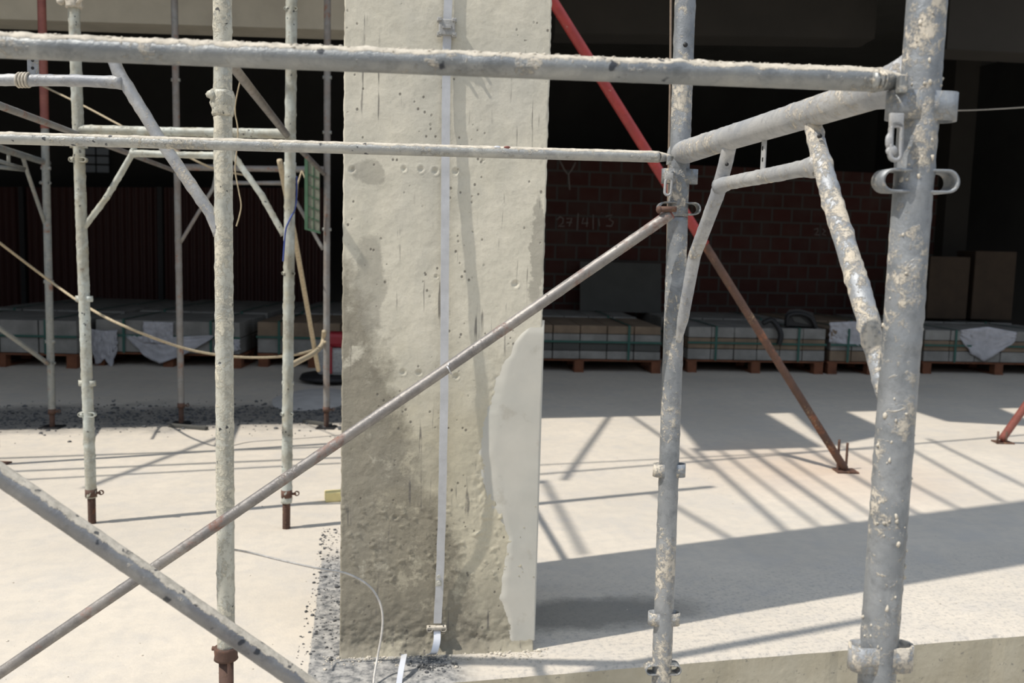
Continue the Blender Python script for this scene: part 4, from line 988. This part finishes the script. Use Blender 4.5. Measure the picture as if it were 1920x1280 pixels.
# cartons in the dark at right
for k, (x0, x1, y0, y1, Y, z0) in enumerate(((1745, 1812, 480, 590, 11.5, 0.0), (1830, 1900, 470, 560, 11.6, 0.0))):
    a, b = P(x0, y0, Y), P(x1, y1, Y); bm = BM(); zt_ = 0.545; box(bm, ((a.x+b.x)/2, Y+0.25, (a.z+zt_)/2), (b.x-a.x, 0.5, a.z-zt_), bevel=0.01)
    tag(obj('carton', bm, M['carton'], smooth=False, origin=((a.x+b.x)/2, Y+0.25, 0.545)), ['tall brown carton standing in the dark beyond the near post', 'brown carton in the dark near the right edge'][k], 'carton', 'cartons in the dark')
# small red machine behind the pillar's left edge
mc = G(622, 715); mac = thing('floor_machine', V((mc.x, mc.y, 0)), 'small red and black machine half hidden behind the pillar left edge', 'machine')
bm = BM(); tube(bm, [mc+bz*0.03, mc+bz*0.07], [0.30, 0.28], 28); tube(bm, [mc+bz*0.0, mc+bz*0.03], 0.18, 20); obj('base', bm, M['black'], mac)
bm = BM(); box(bm, mc+bz*0.20+V((0.03, 0, 0)), (0.30, 0.26, 0.26), bevel=0.04); obj('housing', bm, M['clamp'], mac, smooth=False)
bm = BM(); box(bm, mc+bz*0.40+V((0.06, 0, 0)), (0.26, 0.22, 0.14), bevel=0.04); box(bm, mc+bz*0.22+V((0.0, -0.13, 0)), (0.06, 0.04, 0.26), bevel=0.01); obj('cover', bm, M['redpl'], mac, smooth=False)['label'] = 'red cover'
# pale powder spill
c = G(590, 748); bm = BM(); vs = []
nr_, na = 10, 40
ctr = bm.verts.new(c+bz*0.035); prev = None
for i in range(1, nr_+1):
    r = i/nr_; ring = []
    for k in range(na):
        an = 2*math.pi*k/na; rr = r*(1+0.12*noise.noise(V((math.cos(an)*1.5, math.sin(an)*1.5, 2))))
        ring.append(bm.verts.new(c+V((math.cos(an)*0.33*rr, math.sin(an)*0.55*rr, 0.035*(1-r*r)+0.002))))
    for k in range(na):
        j = (k+1) % na
        if prev: bm.faces.new((prev[k], ring[k], ring[j], prev[j]))
        else: bm.faces.new((ctr, ring[k], ring[j]))
    prev = ring
tag(obj('powder_heap', bm, M['powder'], origin=c), 'low pale heap of cement powder on the floor behind the pale pole', 'powder heap', kind='stuff')
# yellow scrap
y0 = G(626, 938); bm = BM(); box(bm, y0+bz*0.025, (0.09, 0.06, 0.05), V((0.95, 0.3, 0)), V((-0.3, 0.95, 0)), bz, 0.006)
tag(obj('plastic_block', bm, M['yellow'], smooth=False, origin=y0), 'small yellow plastic block on the sunny floor by the pillar left edge', 'block')
# loose timber by the third-row feet
for k, (x0, y0_, x1, y1_, lab) in enumerate(((318, 800, 388, 806, 'short grey batten at the foot of the third-row left pole'), (570, 792, 620, 800, 'short dark batten at the foot of the third-row right pole'))):
    a, b = G(x0, y0_), G(x1, y1_); d = (b-a).normalized(); bm = BM(); box(bm, (a+b)/2+bz*0.012, ((b-a).length, 0.04, 0.022), d, V((-d.y, d.x, 0)), bz, 0.003)
    tag(obj('batten', bm, M['board'], smooth=False, origin=(a+b)/2), lab, 'batten', 'loose battens')
# grit, loose stones and crumbs
def grit(name, n, sampler, rr, mat, label):
    bm = BM(); rg = random.Random(len(name)+n)
    base = bmesh.new(); bmesh.ops.create_icosphere(base, subdivisions=1, radius=1); bvs = [v.co.copy() for v in base.verts]; bfs = [[v.index for v in f.verts] for f in base.faces]; base.free()
    for k in range(n):
        p = sampler(rg)
        if p is None: continue
        r = rg.uniform(*rr)*(0.4+0.8*rg.random()**3); s = (rg.uniform(.7, 1.3), rg.uniform(.7, 1.3), rg.uniform(.4, .8)); rot = Matrix.Rotation(rg.random()*6.28, 3, 'Z')
        vv = [bm.verts.new(p+rot @ V((q.x*r*s[0], q.y*r*s[1], q.z*r*s[2]))*(1+0.25*noise.noise(q*2+V((k, 0, 0))))+bz*r*s[2]*0.5) for q in bvs]
        for f in bfs: bm.faces.new([vv[i] for i in f])
    o = obj(name, bm, mat, smooth=False); return tag(o, label, 'gravel', kind='stuff')
def s_far(rg):
    u = rg.uniform(-4.6, 0.1); v = 4.38+rg.gauss(0, 0.28); p = BP(u, v); return V((p.x, p.y, 0)) if p.x < -0.3 else None
grit('dark_gravel', 2600, s_far, (0.006, 0.018), M['stone'], 'strip of dark grit at the feet of the far scaffold')
def s_near(rg):
    yy = 1290-300*rg.random()**0.6; g = G(rg.uniform(602-0.2*(yy-1000), 640), yy)
    return V((g.x, g.y, 0)) if g.x < pa.x-0.005+0.0*g.y else None
grit('dark_gravel', 420, s_near, (0.003, 0.007), M['stone'], 'dark grit on the floor against the pillar left side')
def s_foot(rg):
    p = pa + pu*rg.uniform(-0.05, PW+0.05) - pv*abs(rg.gauss(0, 0.035)); return V((p.x, p.y, 0))
grit('mortar_crumbs', 500, s_foot, (0.003, 0.007), M['dirt'], 'pale mortar crumbs along the front foot of the pillar')
def s_strip(rg):
    g = G(808+rg.gauss(0, 22), 1247+rg.gauss(0, 8)); return V((g.x, g.y, 0))
grit('dark_debris', 160, s_strip, (0.003, 0.008), M['stone'], 'small dark debris pile where the zinc strip meets the floor')
def s_all(rg):
    g = BP(rg.uniform(-2.5, 2.5), abs(rg.gauss(0, 1.4))+0.03); return V((g.x, g.y, 0))
grit('scattered_crumbs', 500, s_all, (0.0015, 0.004), M['dirt'], 'scattered pale crumbs on the sunny floor')
